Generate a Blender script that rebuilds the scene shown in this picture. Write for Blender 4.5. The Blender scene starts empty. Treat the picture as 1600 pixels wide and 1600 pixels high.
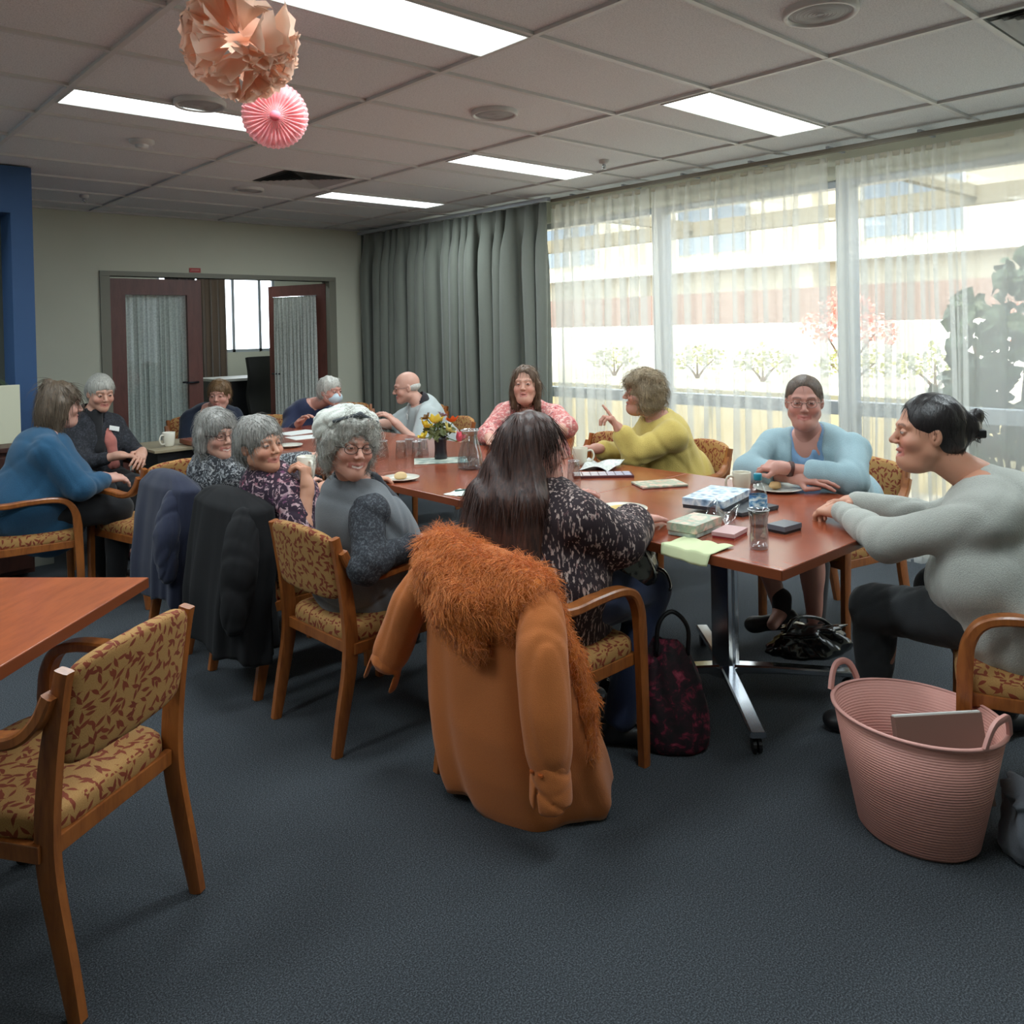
import bpy, bmesh, math, random
import numpy as np
from mathutils import Vector, Matrix

random.seed(7)
SC = bpy.context.scene
COL = SC.collection
R = math.radians

# ---------------------------------------------------------------- camera
EYE = 1.49
CAM_YAW, CAM_PITCH, CAM_ROLL = 0.735609, -0.0137551, -0.0209206
cd = bpy.data.cameras.new('camera')
cam = bpy.data.objects.new('camera', cd)
COL.objects.link(cam)
_f = Vector((math.sin(CAM_YAW) * math.cos(CAM_PITCH), math.cos(CAM_YAW) * math.cos(CAM_PITCH), math.sin(CAM_PITCH)))
_r = Vector((math.cos(CAM_YAW), -math.sin(CAM_YAW), 0))
_u = _r.cross(_f)
_c, _s = math.cos(CAM_ROLL), math.sin(CAM_ROLL)
_r2 = _r * _c + _u * _s
_u2 = _u * _c - _r * _s
cam.matrix_world = Matrix(((_r2.x, _u2.x, -_f.x, 0), (_r2.y, _u2.y, -_f.y, 0), (_r2.z, _u2.z, -_f.z, EYE), (0, 0, 0, 1)))
cd.sensor_fit = 'HORIZONTAL'
cd.sensor_width = 36
cd.lens = 1300.25 / 1600 * 36
cd.shift_x = (800 - 789.32) / 1600
cd.shift_y = (532.24 - 800) / 1600
cd.clip_start = 0.05
cd.clip_end = 200
SC.camera = cam

# ---------------------------------------------------------------- light and exposure
SC.view_settings.view_transform = 'Standard'
SC.view_settings.look = 'None'
SC.view_settings.gamma = 1
SC.view_settings.use_curve_mapping = False
SC.view_settings.exposure = 0.45
FIX_W = 17.5          # watts of one ceiling light
SKY = 3.6
wd = bpy.data.worlds.new('sky')
SC.world = wd
wd.use_nodes = True
bg = wd.node_tree.nodes['Background']
bg.inputs[0].default_value = (0.83, 0.92, 1.0, 1)
bg.inputs[1].default_value = SKY
sl = bpy.data.lights.new('sun', 'SUN')
sl.energy = 4.0
sl.angle = R(2)
sl.color = (1.0, 0.88, 0.68)
sun = bpy.data.objects.new('sun', sl)
COL.objects.link(sun)
sun.rotation_euler = Vector((0.55, 0.25, -0.8)).to_track_quat('-Z', 'Y').to_euler()
# sky portals in the window openings (they only steer sampling of the sky)
for nm, loc, rot, sx, sy in (('portal_window', (5.62, 3.2, 1.25), (0, R(90), 0), 2.3, 8.0),
                             ('portal_office', (4.7, 10.97, 1.6), (R(-90), 0, 0), 2.2, 1.4)):
    pl = bpy.data.lights.new(nm, 'AREA')
    pl.shape = 'RECTANGLE'; pl.size = sx; pl.size_y = sy
    pl.cycles.is_portal = True
    po = bpy.data.objects.new(nm, pl)
    po.location = loc; po.rotation_euler = rot
    COL.objects.link(po)

# ---------------------------------------------------------------- helpers: objects
def tag(o, label=None, cat=None, group=None, kind=None):
    if label: o['label'] = label
    if cat: o['category'] = cat
    if group: o['group'] = group
    if kind: o['kind'] = kind
    return o

def thing(name, label, cat, loc=(0, 0, 0), rotz=0, group=None):
    o = bpy.data.objects.new(name, None)
    o.empty_display_size = 0.1
    COL.objects.link(o)
    o.location = loc; o.rotation_euler = (0, 0, rotz)
    return tag(o, label, cat, group)

def link(name, me, mat=None, parent=None, loc=None, smooth=True):
    if mat:
        for m in (mat if isinstance(mat, (list, tuple)) else [mat]):
            me.materials.append(m)
    if smooth and len(me.polygons):
        me.polygons.foreach_set('use_smooth', np.ones(len(me.polygons), bool))
    o = bpy.data.objects.new(name, me)
    COL.objects.link(o)
    if parent: o.parent = parent
    if loc is not None: o.location = loc
    return o

def copy_tree(o, parent=None):
    c = o.copy(); COL.objects.link(c); c.parent = parent
    for ch in o.children: copy_tree(ch, c)
    return c

class MB:
    """collects verts and faces (with uv and material index) for one mesh"""
    def __init__(s): s.v = []; s.f = []; s.mi = []
    def add(s, vs, fs, mi=0):
        b = len(s.v); s.v += [tuple(v) for v in vs]
        s.f += [tuple(i + b for i in f) for f in fs]; s.mi += [mi] * len(fs)
    def box(s, x0, x1, y0, y1, z0, z1, mi=0):
        vs = [(x, y, z) for x in (x0, x1) for y in (y0, y1) for z in (z0, z1)]
        s.add(vs, [(0, 1, 3, 2), (4, 6, 7, 5), (0, 4, 5, 1), (2, 3, 7, 6), (0, 2, 6, 4), (1, 5, 7, 3)], mi)
    def obox(s, c, ax, ay, az, mi=0):
        c = np.array(c, float); ax = np.array(ax, float); ay = np.array(ay, float); az = np.array(az, float)
        vs = [c + i * ax + j * ay + k * az for i in (-1, 1) for j in (-1, 1) for k in (-1, 1)]
        s.add(vs, [(0, 1, 3, 2), (4, 6, 7, 5), (0, 4, 5, 1), (2, 3, 7, 6), (0, 2, 6, 4), (1, 5, 7, 3)], mi)
    def prism(s, pts, z0, z1, mi=0):
        n = len(pts)
        vs = [(p[0], p[1], z0) for p in pts] + [(p[0], p[1], z1) for p in pts]
        fs = [tuple(range(n))[::-1], tuple(range(n, 2 * n))] + [(i, (i + 1) % n, n + (i + 1) % n, n + i) for i in range(n)]
        s.add(vs, fs, mi)
    def rings(s, rings, close=True, cap0=True, cap1=True, mi=0):
        n = len(rings[0]); vs = [p for r in rings for p in r]; fs = []
        for i in range(len(rings) - 1):
            for j in range(n if close else n - 1):
                k = (j + 1) % n
                fs.append((i * n + j, i * n + k, (i + 1) * n + k, (i + 1) * n + j))
        if cap0: fs.append(tuple(range(n))[::-1])
        if cap1: fs.append(tuple(range((len(rings) - 1) * n, len(rings) * n)))
        s.add(vs, fs, mi)
    def lathe(s, prof, c=(0, 0, 0), n=24, mi=0, cap0=False, cap1=False, sx=1, sy=1):
        rs = [[(c[0] + r * sx * math.cos(2 * math.pi * j / n), c[1] + r * sy * math.sin(2 * math.pi * j / n), c[2] + z) for j in range(n)] for r, z in prof]
        s.rings(rs, True, cap0, cap1, mi)
    def tube(s, pts, r, n=8, mi=0):
        pts = [np.array(p, float) for p in pts]; rr = r if isinstance(r, (list, tuple)) else [r] * len(pts)
        rs = []; prev = None
        for i, p in enumerate(pts):
            t = pts[min(i + 1, len(pts) - 1)] - pts[max(i - 1, 0)]; t = t / (np.linalg.norm(t) + 1e-9)
            if prev is None: a = np.cross(t, (0, 0, 1) if abs(t[2]) < .9 else (1, 0, 0))
            else: a = prev - t * np.dot(prev, t)
            a = a / (np.linalg.norm(a) + 1e-9); prev = a; b = np.cross(t, a)
            rs.append([p + rr[i] * (math.cos(2 * math.pi * j / n) * a + math.sin(2 * math.pi * j / n) * b) for j in range(n)])
        s.rings(rs, True, True, True, mi)
    def sweep(s, pts, side, w, h, mi=0, sec=None):
        """rounded-rectangle section swept along pts; side = sideways vector"""
        pts = [np.array(p, float) for p in pts]; side = np.array(side, float); rs = []
        sec = sec or [(1, .6), (.8, 1), (-.8, 1), (-1, .6), (-1, -.6), (-.8, -1), (.8, -1), (1, -.6)]
        for i, p in enumerate(pts):
            t = pts[min(i + 1, len(pts) - 1)] - pts[max(i - 1, 0)]; t = t / np.linalg.norm(t)
            b = np.cross(t, side); b = b / np.linalg.norm(b)
            ww = w[i] if isinstance(w, (list, tuple)) else w; hh = h[i] if isinstance(h, (list, tuple)) else h
            rs.append([p + side * a_ * ww / 2 + b * b_ * hh / 2 for a_, b_ in sec])
        s.rings(rs, True, True, True, mi)
    def mesh(s, name, fix=True):
        me = bpy.data.meshes.new(name)
        me.from_pydata([tuple(float(c) for c in v) for v in s.v], [], s.f)
        me.polygons.foreach_set('material_index', s.mi)
        if fix:
            bm = bmesh.new(); bm.from_mesh(me); bmesh.ops.recalc_face_normals(bm, faces=bm.faces); bm.to_mesh(me); bm.free()
        me.update()
        return me
    def build(s, name, mat, parent=None, smooth=False, loc=None, fix=True, bevel=0, auto=None):
        me = s.mesh(name, fix)
        if bevel:
            bm = bmesh.new(); bm.from_mesh(me)
            bmesh.ops.bevel(bm, geom=[e for e in bm.edges if len(e.link_faces) == 2 and e.calc_face_angle(0) > R(30)], offset=bevel, segments=2, affect='EDGES', profile=.6)
            bm.to_mesh(me); bm.free()
        o = link(name, me, mat, parent, loc, smooth or bool(auto))
        if auto:
            me.set_sharp_from_angle(angle=R(auto))
        return o

def boxuv(me, scale=1.0):
    """uv by the dominant normal axis, in metres"""
    uv = me.uv_layers.new(name='UVMap')
    co = np.empty(len(me.vertices) * 3); me.vertices.foreach_get('co', co); co = co.reshape(-1, 3)
    out = np.empty((len(me.loops), 2))
    for p in me.polygons:
        n = p.normal; a = max(range(3), key=lambda k: abs(n[k]))
        for li in p.loop_indices:
            v = co[me.loops[li].vertex_index]
            out[li] = (v[1], v[2]) if a == 0 else (v[0], v[2]) if a == 1 else (v[0], v[1])
    uv.data.foreach_set('uv', (out * scale).ravel())

def smooth_path(pts, n=6):
    """Catmull-Rom through pts"""
    P = [np.array(p, float) for p in pts]; P = [2 * P[0] - P[1]] + P + [2 * P[-1] - P[-2]]; out = []
    for i in range(1, len(P) - 2):
        for k in range(n):
            t = k / n
            out.append(.5 * (2 * P[i] + (P[i + 1] - P[i - 1]) * t + (2 * P[i - 1] - 5 * P[i] + 4 * P[i + 1] - P[i + 2]) * t * t + (3 * P[i] - P[i - 1] - 3 * P[i + 1] + P[i + 2]) * t ** 3))
    out.append(P[-2]); return out

# ---------------------------------------------------------------- helpers: materials
class NT:
    def __init__(s, name):
        s.m = bpy.data.materials.new(name); s.m.use_nodes = True
        s.t = s.m.node_tree; s.b = s.t.nodes['Principled BSDF']; s.out = s.t.nodes['Material Output']
    def n(s, typ, **kw):
        nd = s.t.nodes.new(typ)
        for k, v in kw.items():
            if k.startswith('i_'):
                nd.inputs[k[2:].replace('_', ' ')].default_value = v
            else: setattr(nd, k, v)
        return nd
    def l(s, a, b): s.t.links.new(a, b)
    def math(s, op, a, b=None, c=None):
        nd = s.t.nodes.new('ShaderNodeMath'); nd.operation = op
        for i, x in enumerate((a, b, c)):
            if x is None: continue
            if isinstance(x, (int, float)): nd.inputs[i].default_value = x
            else: s.l(x, nd.inputs[i])
        return nd.outputs[0]
    def ramp(s, fac, stops, interp='LINEAR'):
        nd = s.t.nodes.new('ShaderNodeValToRGB'); nd.color_ramp.interpolation = interp
        while len(nd.color_ramp.elements) < len(stops): nd.color_ramp.elements.new(.5)
        for e, (p, c) in zip(nd.color_ramp.elements, stops):
            e.position = p; e.color = (*c, 1)
        s.l(fac, nd.inputs[0]); return nd.outputs[0]
    def mix(s, fac, a, b):
        nd = s.t.nodes.new('ShaderNodeMix'); nd.data_type = 'RGBA'
        if isinstance(fac, (int, float)): nd.inputs[0].default_value = fac
        else: s.l(fac, nd.inputs[0])
        for i, x in ((6, a), (7, b)):
            if isinstance(x, tuple): nd.inputs[i].default_value = (*x, 1)
            else: s.l(x, nd.inputs[i])
        return nd.outputs[2]
    def coord(s, which='Object', scale=None):
        tc = s.t.nodes.new('ShaderNodeTexCoord'); o = tc.outputs[which]
        if scale is not None:
            mp = s.t.nodes.new('ShaderNodeMapping'); s.l(o, mp.inputs[0])
            mp.inputs['Scale'].default_value = scale if hasattr(scale, '__len__') else (scale,) * 3
            o = mp.outputs[0]
        return o
    def noise(s, co, scale, detail=3, rough=.5, dist=0):
        nd = s.t.nodes.new('ShaderNodeTexNoise'); s.l(co, nd.inputs['Vector'])
        nd.inputs['Scale'].default_value = scale; nd.inputs['Detail'].default_value = detail
        nd.inputs['Roughness'].default_value = rough; nd.inputs['Distortion'].default_value = dist
        return nd.outputs[0]
    def bump(s, h, strength=.3, dist=.01):
        nd = s.t.nodes.new('ShaderNodeBump'); nd.inputs['Strength'].default_value = strength
        nd.inputs['Distance'].default_value = dist; s.l(h, nd.inputs['Height']); s.l(nd.outputs[0], s.b.inputs['Normal'])
    def color(s, c):
        if isinstance(c, tuple): s.b.inputs['Base Color'].default_value = (*c, 1)
        else: s.l(c, s.b.inputs['Base Color'])
    def set(s, **kw):
        for k, v in kw.items(): s.b.inputs[k.replace('_', ' ')].default_value = v
        return s.m

def S(r, g=None, b=None):
    """sRGB 0-255 to linear"""
    if g is None: g = b = r
    f = lambda c: c / 255 / 12.92 if c / 255 <= .04045 else ((c / 255 + .055) / 1.055) ** 2.4
    return (f(r), f(g), f(b))

def plain(name, c, rough=.6, metal=0, **kw):
    t = NT(name); t.color(c); t.set(Roughness=rough, Metallic=metal, **kw); return t.m

def cloth(name, c1, c2=None, scale=350, bump=.25, rough=.9, var=.12, big=7):
    """woven or knitted cloth: fine weave plus slight broad variation"""
    t = NT(name); co = t.coord('Object'); c2 = c2 or tuple(x * .72 for x in c1)
    f = t.noise(co, scale, 2); g = t.noise(co, big, 3)
    a = t.mix(t.math('MULTIPLY_ADD', f, 1.6, -.3), c2, c1)
    d = tuple(x * (1 - var * 2) for x in c1)
    a = t.mix(t.math('MULTIPLY_ADD', g, .9, -.25), a, d)
    t.color(a); t.bump(f, bump, .004); t.set(Roughness=rough)
    t.b.inputs['Sheen Weight'].default_value = .15
    return t.m

def glassy(name, tint=(.88, .91, .92), refl=.13, rough=.02):
    """thin clear glass or plastic: mostly transparent with a fresnel reflection"""
    t = NT(name); t.t.nodes.remove(t.b)
    tr = t.n('ShaderNodeBsdfTransparent'); tr.inputs[0].default_value = (*tint, 1)
    gl = t.n('ShaderNodeBsdfGlossy'); gl.inputs['Roughness'].default_value = rough
    fr = t.n('ShaderNodeFresnel'); fr.inputs[0].default_value = 1.45
    ge = t.n('ShaderNodeNewGeometry'); front = t.math('SUBTRACT', 1.0, ge.outputs['Backfacing'])
    mx = t.n('ShaderNodeMixShader'); t.l(t.math('MULTIPLY', t.math('ADD', fr.outputs[0], refl), front), mx.inputs[0])
    t.l(tr.outputs[0], mx.inputs[1]); t.l(gl.outputs[0], mx.inputs[2]); t.l(mx.outputs[0], t.out.inputs[0])
    return t.m

def wood(name, c1, c2, scale=(3, 30, 3), rough=.35, coat=.2):
    t = NT(name); co = t.coord('Object', scale)
    f = t.noise(co, 2.2, 5, .6, .6); g = t.noise(co, 9, 3, .6, .3)
    a = t.ramp(t.math('ADD', t.math('MULTIPLY', f, .7), t.math('MULTIPLY', g, .3)), [(.3, c2), (.55, c1), (.75, tuple(min(1, x * 1.15) for x in c1))])
    t.color(a); t.bump(g, .06, .002)
    t.set(Roughness=rough, Coat_Weight=coat, Coat_Roughness=.2); return t.m

M = {}
M['chair_wood'] = wood('chair_wood', S(158, 92, 42), S(118, 62, 26), (14, 14, 2.5), .35, .25)
M['table_top'] = wood('cherry_laminate', S(150, 74, 46), S(122, 54, 32), (9, 1.6, 3), .22, .35)
M['table_edge'] = plain('table_edge_wood', S(120, 62, 36), .35)
M['dark_wood'] = wood('dark_wood', S(66, 34, 26), S(44, 22, 18), (8, 8, 2), .5, .1)
M['door_wood'] = wood('red_brown_door_wood', S(104, 58, 50), S(84, 44, 38), (8, 8, 1.5), .45, .1)
M['steel'] = plain('polished_steel', (.62, .64, .67), .16, 1)
M['dark_steel'] = plain('dark_metal', S(58, 62, 68), .3, .8)
M['black_plastic'] = plain('black_plastic', S(18, 18, 20), .45)
M['ceramic'] = plain('white_ceramic', S(226, 222, 208), .2, Coat_Weight=.3)
M['paper'] = plain('white_paper', S(228, 230, 226), .8)
M['glass'] = glassy('clear_glass')
M['window_glass'] = glassy('window_glass', (.96, .98, .98), 0.0, .0)

def fabric_leaves(name, base, base2, leaf, leaf2, s=25):
    t = NT(name); uv = t.coord('UV')
    weave = t.noise(uv, 420, 2); bw = t.noise(uv, 14, 2)
    bcol = t.mix(t.math('MULTIPLY_ADD', weave, 1.5, -.25), base2, base)
    masks = []
    for i, (off, sc) in enumerate((((0, 0, 0), s), ((.37, .21, 0), s * 1.07), ((.13, .47, 0), s * .93))):
        mp = t.n('ShaderNodeMapping'); t.l(uv, mp.inputs[0]); mp.inputs['Location'].default_value = off
        vo = t.n('ShaderNodeTexVoronoi', voronoi_dimensions='2D'); vo.inputs['Scale'].default_value = sc
        vo.inputs['Randomness'].default_value = .75
        t.l(mp.outputs[0], vo.inputs['Vector'])
        sb = t.n('ShaderNodeVectorMath', operation='SUBTRACT')
        t.l(mp.outputs[0], sb.inputs[0]); t.l(vo.outputs['Position'], sb.inputs[1])
        se = t.n('ShaderNodeSeparateColor'); t.l(vo.outputs['Color'], se.inputs[0])
        rot = t.n('ShaderNodeVectorRotate', rotation_type='Z_AXIS'); t.l(sb.outputs[0], rot.inputs['Vector'])
        t.l(t.math('MULTIPLY_ADD', se.outputs[0], 2.2, -.1 + i * 1.2), rot.inputs['Angle'])
        sx = t.n('ShaderNodeSeparateXYZ'); t.l(rot.outputs[0], sx.inputs[0])
        x = t.math('MULTIPLY', sx.outputs[0], sc); y = t.math('MULTIPLY', sx.outputs[1], sc)
        # leaf: |y| < w (1 - (x/L)^2) and a thin stem
        w = t.math('MULTIPLY', t.math('SUBTRACT', 1.0, t.math('POWER', t.math('DIVIDE', t.math('ABSOLUTE', x), .36), 2)), .12)
        w = t.math('MAXIMUM', w, 0.014)
        inside = t.math('GREATER_THAN', w, t.math('ABSOLUTE', t.math('ADD', y, t.math('MULTIPLY', t.math('MULTIPLY', x, x), .25))))
        inside = t.math('MULTIPLY', inside, t.math('LESS_THAN', t.math('ABSOLUTE', x), .44))
        masks.append(inside)
    m = t.math('MAXIMUM', t.math('MAXIMUM', masks[0], masks[1]), masks[2])
    lc = t.mix(bw, leaf, leaf2)
    t.color(t.mix(m, bcol, lc)); t.bump(weave, .3, .002); t.set(Roughness=.85)
    return t.m
M['leaf_fabric'] = fabric_leaves('leaf_pattern_fabric', S(186, 142, 84), S(150, 108, 58), S(112, 44, 26), S(140, 62, 30))

# ---------------------------------------------------------------- the room
CEIL = 2.64
BACK = 8.15
WX = 5.42          # inner face of the window wall
XL, YN = -3.2, -2.6  # far left and rear limits of the room

def struct(name, mb, mat, **kw):
    o = mb.build(name, mat, **kw); o['kind'] = 'structure'; return o

# carpet
t = NT('carpet_loop_pile'); co = t.coord('Object')
f1 = t.noise(co, 240, 2, .7); f2 = t.noise(co, 900, 2); f3 = t.noise(co, 1.3, 3)
c = t.ramp(f1, [(.35, S(30, 34, 39)), (.5, S(60, 66, 72)), (.65, S(100, 107, 114))])
c = t.mix(t.math('MULTIPLY', f3, .25), c, S(60, 62, 66))
t.color(c); t.bump(t.math('ADD', f1, t.math('MULTIPLY', f2, .5)), .8, .006); t.set(Roughness=1.0)
M['carpet'] = t.m
mb = MB(); mb.box(XL, WX + .2, YN, BACK + .001, -.1, 0); struct('floor', mb, M['carpet'])
mb = MB(); mb.box(1.6, 7.2, BACK + .002, 11.2, -.1, 0); struct('floor_office', mb, M['carpet'])

# walls
t = NT('painted_wall'); co = t.coord('Object')
t.color(t.mix(t.noise(co, 3, 2), S(208, 208, 190), S(200, 200, 182))); t.bump(t.noise(co, 260, 2), .08, .002); t.set(Roughness=.85)
M['wall'] = t.m
t = NT('blue_paint'); co = t.coord('Object')
t.color(t.mix(t.noise(co, 3, 2), S(50, 84, 128), S(44, 76, 118))); t.bump(t.noise(co, 260, 2), .08, .002); t.set(Roughness=.7)
M['blue'] = t.m
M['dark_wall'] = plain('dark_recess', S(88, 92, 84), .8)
DX0, DX1, DH = 2.42, 4.79, 2.06
mb = MB()
mb.box(.9, DX0, BACK, BACK + .12, 0, CEIL); mb.box(DX1, WX + .2, BACK, BACK + .12, 0, CEIL); mb.box(DX0, DX1, BACK, BACK + .12, DH, CEIL)
struct('wall_back', mb, M['wall'])
mb = MB(); mb.box(XL - .12, XL, YN, 6.4, 0, CEIL); struct('wall_left', mb, M['wall'])
mb = MB(); mb.box(XL, WX + .2, YN - .12, YN, 0, CEIL); struct('wall_rear', mb, M['wall'])
# blue wall with a framed recess, its end stands out as a pillar
BY = 6.28
mb = MB(); mb.box(1.29, 1.42, BY, BY + .3, 0, CEIL); mb.box(XL, 1.29, BY, BY + .3, 2.33, CEIL); mb.box(1.30, 1.42, BY + .3, BACK, 0, CEIL)
struct('wall_blue', mb, M['blue'])
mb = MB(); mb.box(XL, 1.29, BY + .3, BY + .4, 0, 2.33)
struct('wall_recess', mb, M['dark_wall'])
# window wall: sill, header, end pieces
mb = MB()
mb.box(WX, WX + .2, YN, BACK, 2.45, CEIL); mb.box(WX, WX + .2, YN, BACK, 0, .1); mb.box(WX, WX + .2, 6.9, BACK, .1, 2.45); mb.box(WX, WX + .2, YN, -1.2, .1, 2.45)
struct('wall_window', mb, M['wall'])

# ceiling: dropped tiles on a metal grid
t = NT('mineral_ceiling_tile'); co = t.coord('Object')
f = t.noise(co, 170, 3, .7)
t.color(t.ramp(f, [(.3, S(196, 198, 200)), (.5, S(222, 224, 225)), (.7, S(236, 237, 238))])); t.bump(f, .25, .004); t.set(Roughness=.95)
M['tile'] = t.m
M['tbar'] = plain('white_grid_metal', S(206, 206, 204), .45)
GX = [1.108 + 1.2 * k for k in range(-4, 5)]
GY = [1.744 + .6 * k for k in range(-8, 12)]
holes = []
LX = [(1.108, 0), (3.508, 0)]
lights = [(1.108, 2.344), (3.508, 2.344), (1.108, 4.144), (3.508, 4.144), (3.508, 5.944), (-1.292, 2.344), (-1.292, 4.144), (-1.292, 5.944), (1.108, .544), (3.508, .544)]
mb = MB(); mb.box(XL, WX + .2, YN, BACK, CEIL + .012, CEIL + .1); struct('ceiling', mb, M['tile'])
mb = MB()
for gx in GX:
    if XL < gx < WX: mb.box(gx - .012, gx + .012, YN, BACK, CEIL - .003, CEIL + .012)
for gy in GY:
    if YN < gy < BACK: mb.box(XL, WX, gy - .012, gy + .012, CEIL - .002, CEIL + .012)
mb.box(XL, WX, BACK - .03, BACK, CEIL - .004, CEIL + .012)
struct('trim_1', mb, M['tbar'])

def light_fixture(x, y, i):
    seen = i < 5
    lab = ['long ceiling light panel above the near half of the table, at the top edge', 'ceiling light panel closest to the sheer curtains',
           'ceiling light panel behind the hanging pink paper fan', 'middle ceiling light panel, left of the small sprinkler',
           'farthest ceiling light panel, next to the square air vent'][i] if seen else {5: 'ceiling light panel out of view on the left, level with the near light panels', 6: 'ceiling light panel out of view on the left, in line with the pink fan', 7: 'ceiling light panel out of view on the left, in front of the blue wall', 8: 'ceiling light panel just above the top edge of the picture, left', 9: 'ceiling light panel just above the top right corner of the picture'}.get(i, 'unseen added ceiling light panel brightening the office beyond the door')
    t_ = thing('ceiling_light', lab, 'ceiling light', (x, y, CEIL), 0, 'recessed ceiling light panels')
    m = MB(); x0, x1, y0, y1 = .02, 1.18, .015, .30
    m.box(x0 - .008, x1 + .008, y0 - .008, y0, -.008, .012); m.box(x0 - .008, x1 + .008, y1, y1 + .008, -.008, .012)
    m.box(x0 - .008, x0, y0, y1, -.008, .012); m.box(x1, x1 + .008, y0, y1, -.008, .012)
    m.build('frame', M['tbar'], t_)
    m = MB(); m.box(x0, x1, y0, y1, -.004, .011); m.build('diffuser', M['lamp'], t_)
    ld = bpy.data.lights.new('tube_light', 'AREA'); ld.shape = 'RECTANGLE'; ld.size = x1 - x0; ld.size_y = y1 - y0
    ld.energy = FIX_W; ld.color = (.85, .96, 1.0)
    lo = bpy.data.objects.new('tube_light', ld); COL.objects.link(lo); lo.parent = t_
    lo.location = ((x0 + x1) / 2, (y0 + y1) / 2, -.012)
t = NT('lit_diffuser'); t.b.inputs['Emission Color'].default_value = (.90, 1.0, .98, 1); t.set(Emission_Strength=2.2); t.color((.8, .85, .85)); M['lamp'] = t.m
for i, (x, y) in enumerate(lights): light_fixture(x, y, i)

# speakers, vents, sprinklers in the ceiling
M['grille'] = plain('grey_grille', S(178, 180, 180), .6)
M['vent_dark'] = plain('dark_vent', S(70, 72, 70), .6)
def speaker_disc(x, y, r, lab):
    o = thing('ceiling_speaker', lab, 'speaker', (x, y, CEIL), 0, 'round ceiling speakers')
    m = MB(); m.lathe([(r, .012), (r, -.006), (r * .97, -.012), (r * .86, -.010), (r * .84, .0)], n=40); m.build('ring', M['tbar'], o, smooth=True)
    m = MB(); m.lathe([(r * .84, 0), (r * .5, -.006), (.001, -.008)], n=40, cap1=True)
    for k in range(1, 8): m.lathe([(r * .1 * k + .001, -.0075 + .0001 * k), (r * .1 * k + .003, -.011 + .0008 * k), (r * .1 * k + .005, -.0075 + .0001 * k)], n=32)
    m.build('grille', M['grille'], o, smooth=True)
speaker_disc(2.97, 1.50, .135, 'large round ceiling speaker at the top right, nearest of the round discs')
speaker_disc(2.97, 3.33, .125, 'round ceiling speaker in the middle of the ceiling')
speaker_disc(1.68, 4.08, .125, 'round ceiling speaker above the light panel behind the pink fan')
speaker_disc(2.96, 6.28, .12, 'farthest round ceiling speaker, left of the square air vent')
def small_disc(name, x, y, r, lab, cat, sprinkler=True):
    o = thing(name, lab, cat, (x, y, CEIL))
    m = MB(); m.lathe([(r, .012), (r, -.006), (r * .7, -.014), (.001, -.016)], n=24, cap1=True); m.build('cover_plate', M['tbar'], o, smooth=True)
    m = MB()
    if sprinkler:
        m.tube([(0, 0, -.01), (0, 0, -.045)], .007); m.lathe([(.001, -.052), (.018, -.05), (.018, -.047), (.001, -.045)], n=12)
        m.tube([(.012, 0, -.015), (.016, 0, -.035), (0, 0, -.05)], .003); m.tube([(-.012, 0, -.015), (-.016, 0, -.035), (0, 0, -.05)], .003)
        m.build('sprinkler_head', M['steel'], o, smooth=True)
    else:
        m.lathe([(r * .55, -.012), (r * .5, -.03), (.001, -.034)], n=20, cap1=True); m.build('sensor_dome', M['tbar'], o, smooth=True)
small_disc('smoke_detector', 1.74, 5.09, .07, 'flat round smoke detector on the ceiling left of the hanging fan', 'smoke detector', False)
small_disc('sprinkler', 4.43, 3.83, .035, 'small steel sprinkler beside the light panel near the curtains', 'sprinkler')
small_disc('sprinkler', 2.03, 7.3, .035, 'small steel sprinkler near the back wall above the blue pillar', 'sprinkler')

def air_vent(x, y, lab, w=.52):
    o = thing('air_vent', lab, 'air vent', (x, y, CEIL), 0, 'square ceiling air vents')
    m = MB(); m.box(-w / 2 - .03, w / 2 + .03, -w / 2 - .03, w / 2 + .03, .009, .0115); m.build('plate', M['vent_dark'], o)
    m = MB(); h = w / 2
    for k in range(7):
        a = h * (1 - k / 7.3); b = a - .028; z0, z1 = -.004 - .0, .008
        for sx, sy in ((1, 0), (-1, 0), (0, 1), (0, -1)):
            if sx: m.add([(sx * a, -a, z0), (sx * a, a, z0), (sx * b, b, z1), (sx * b, -b, z1)], [(0, 1, 2, 3)])
            else: m.add([(-a, sy * a, z0), (a, sy * a, z0), (b, sy * b, z1), (-b, sy * b, z1)], [(0, 1, 2, 3)])
    m.build('louvre', M['grille'], o)
air_vent(3.12, 5.64, 'square louvred air vent above the far part of the table')
air_vent(3.83, .86, 'square louvred air vent at the top right corner of the picture')

# baseboards
mb = MB(); mb.box(1.43, DX0, BACK - .015, BACK, 0, .09); mb.box(DX1, WX, BACK - .015, BACK, 0, .09)
struct('baseboard_back', mb, M['dark_wood'])

# window frames, glass
M['alu'] = plain('anodised_window_frame', S(176, 182, 188), .4, .3)
GXP = WX + .1
posts = [5.75, 4.17, 2.62, 1.2, -.3]
mb = MB()
for y in posts: mb.box(GXP - .06, GXP + .06, y - .05, y + .05, .1, 2.45)
mb.box(GXP - .05, GXP + .05, -1.2, 6.9, .86, .95); mb.box(GXP - .05, GXP + .05, -1.2, 6.9, .1, .16); mb.box(GXP - .05, GXP + .05, -1.2, 6.9, 2.40, 2.45)
struct('window_1', mb, M['alu'])
mb = MB(); mb.box(GXP - .004, GXP + .004, -1.2, 6.9, .16, 2.42); g = struct('window_2', mb, M['window_glass']); 

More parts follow.
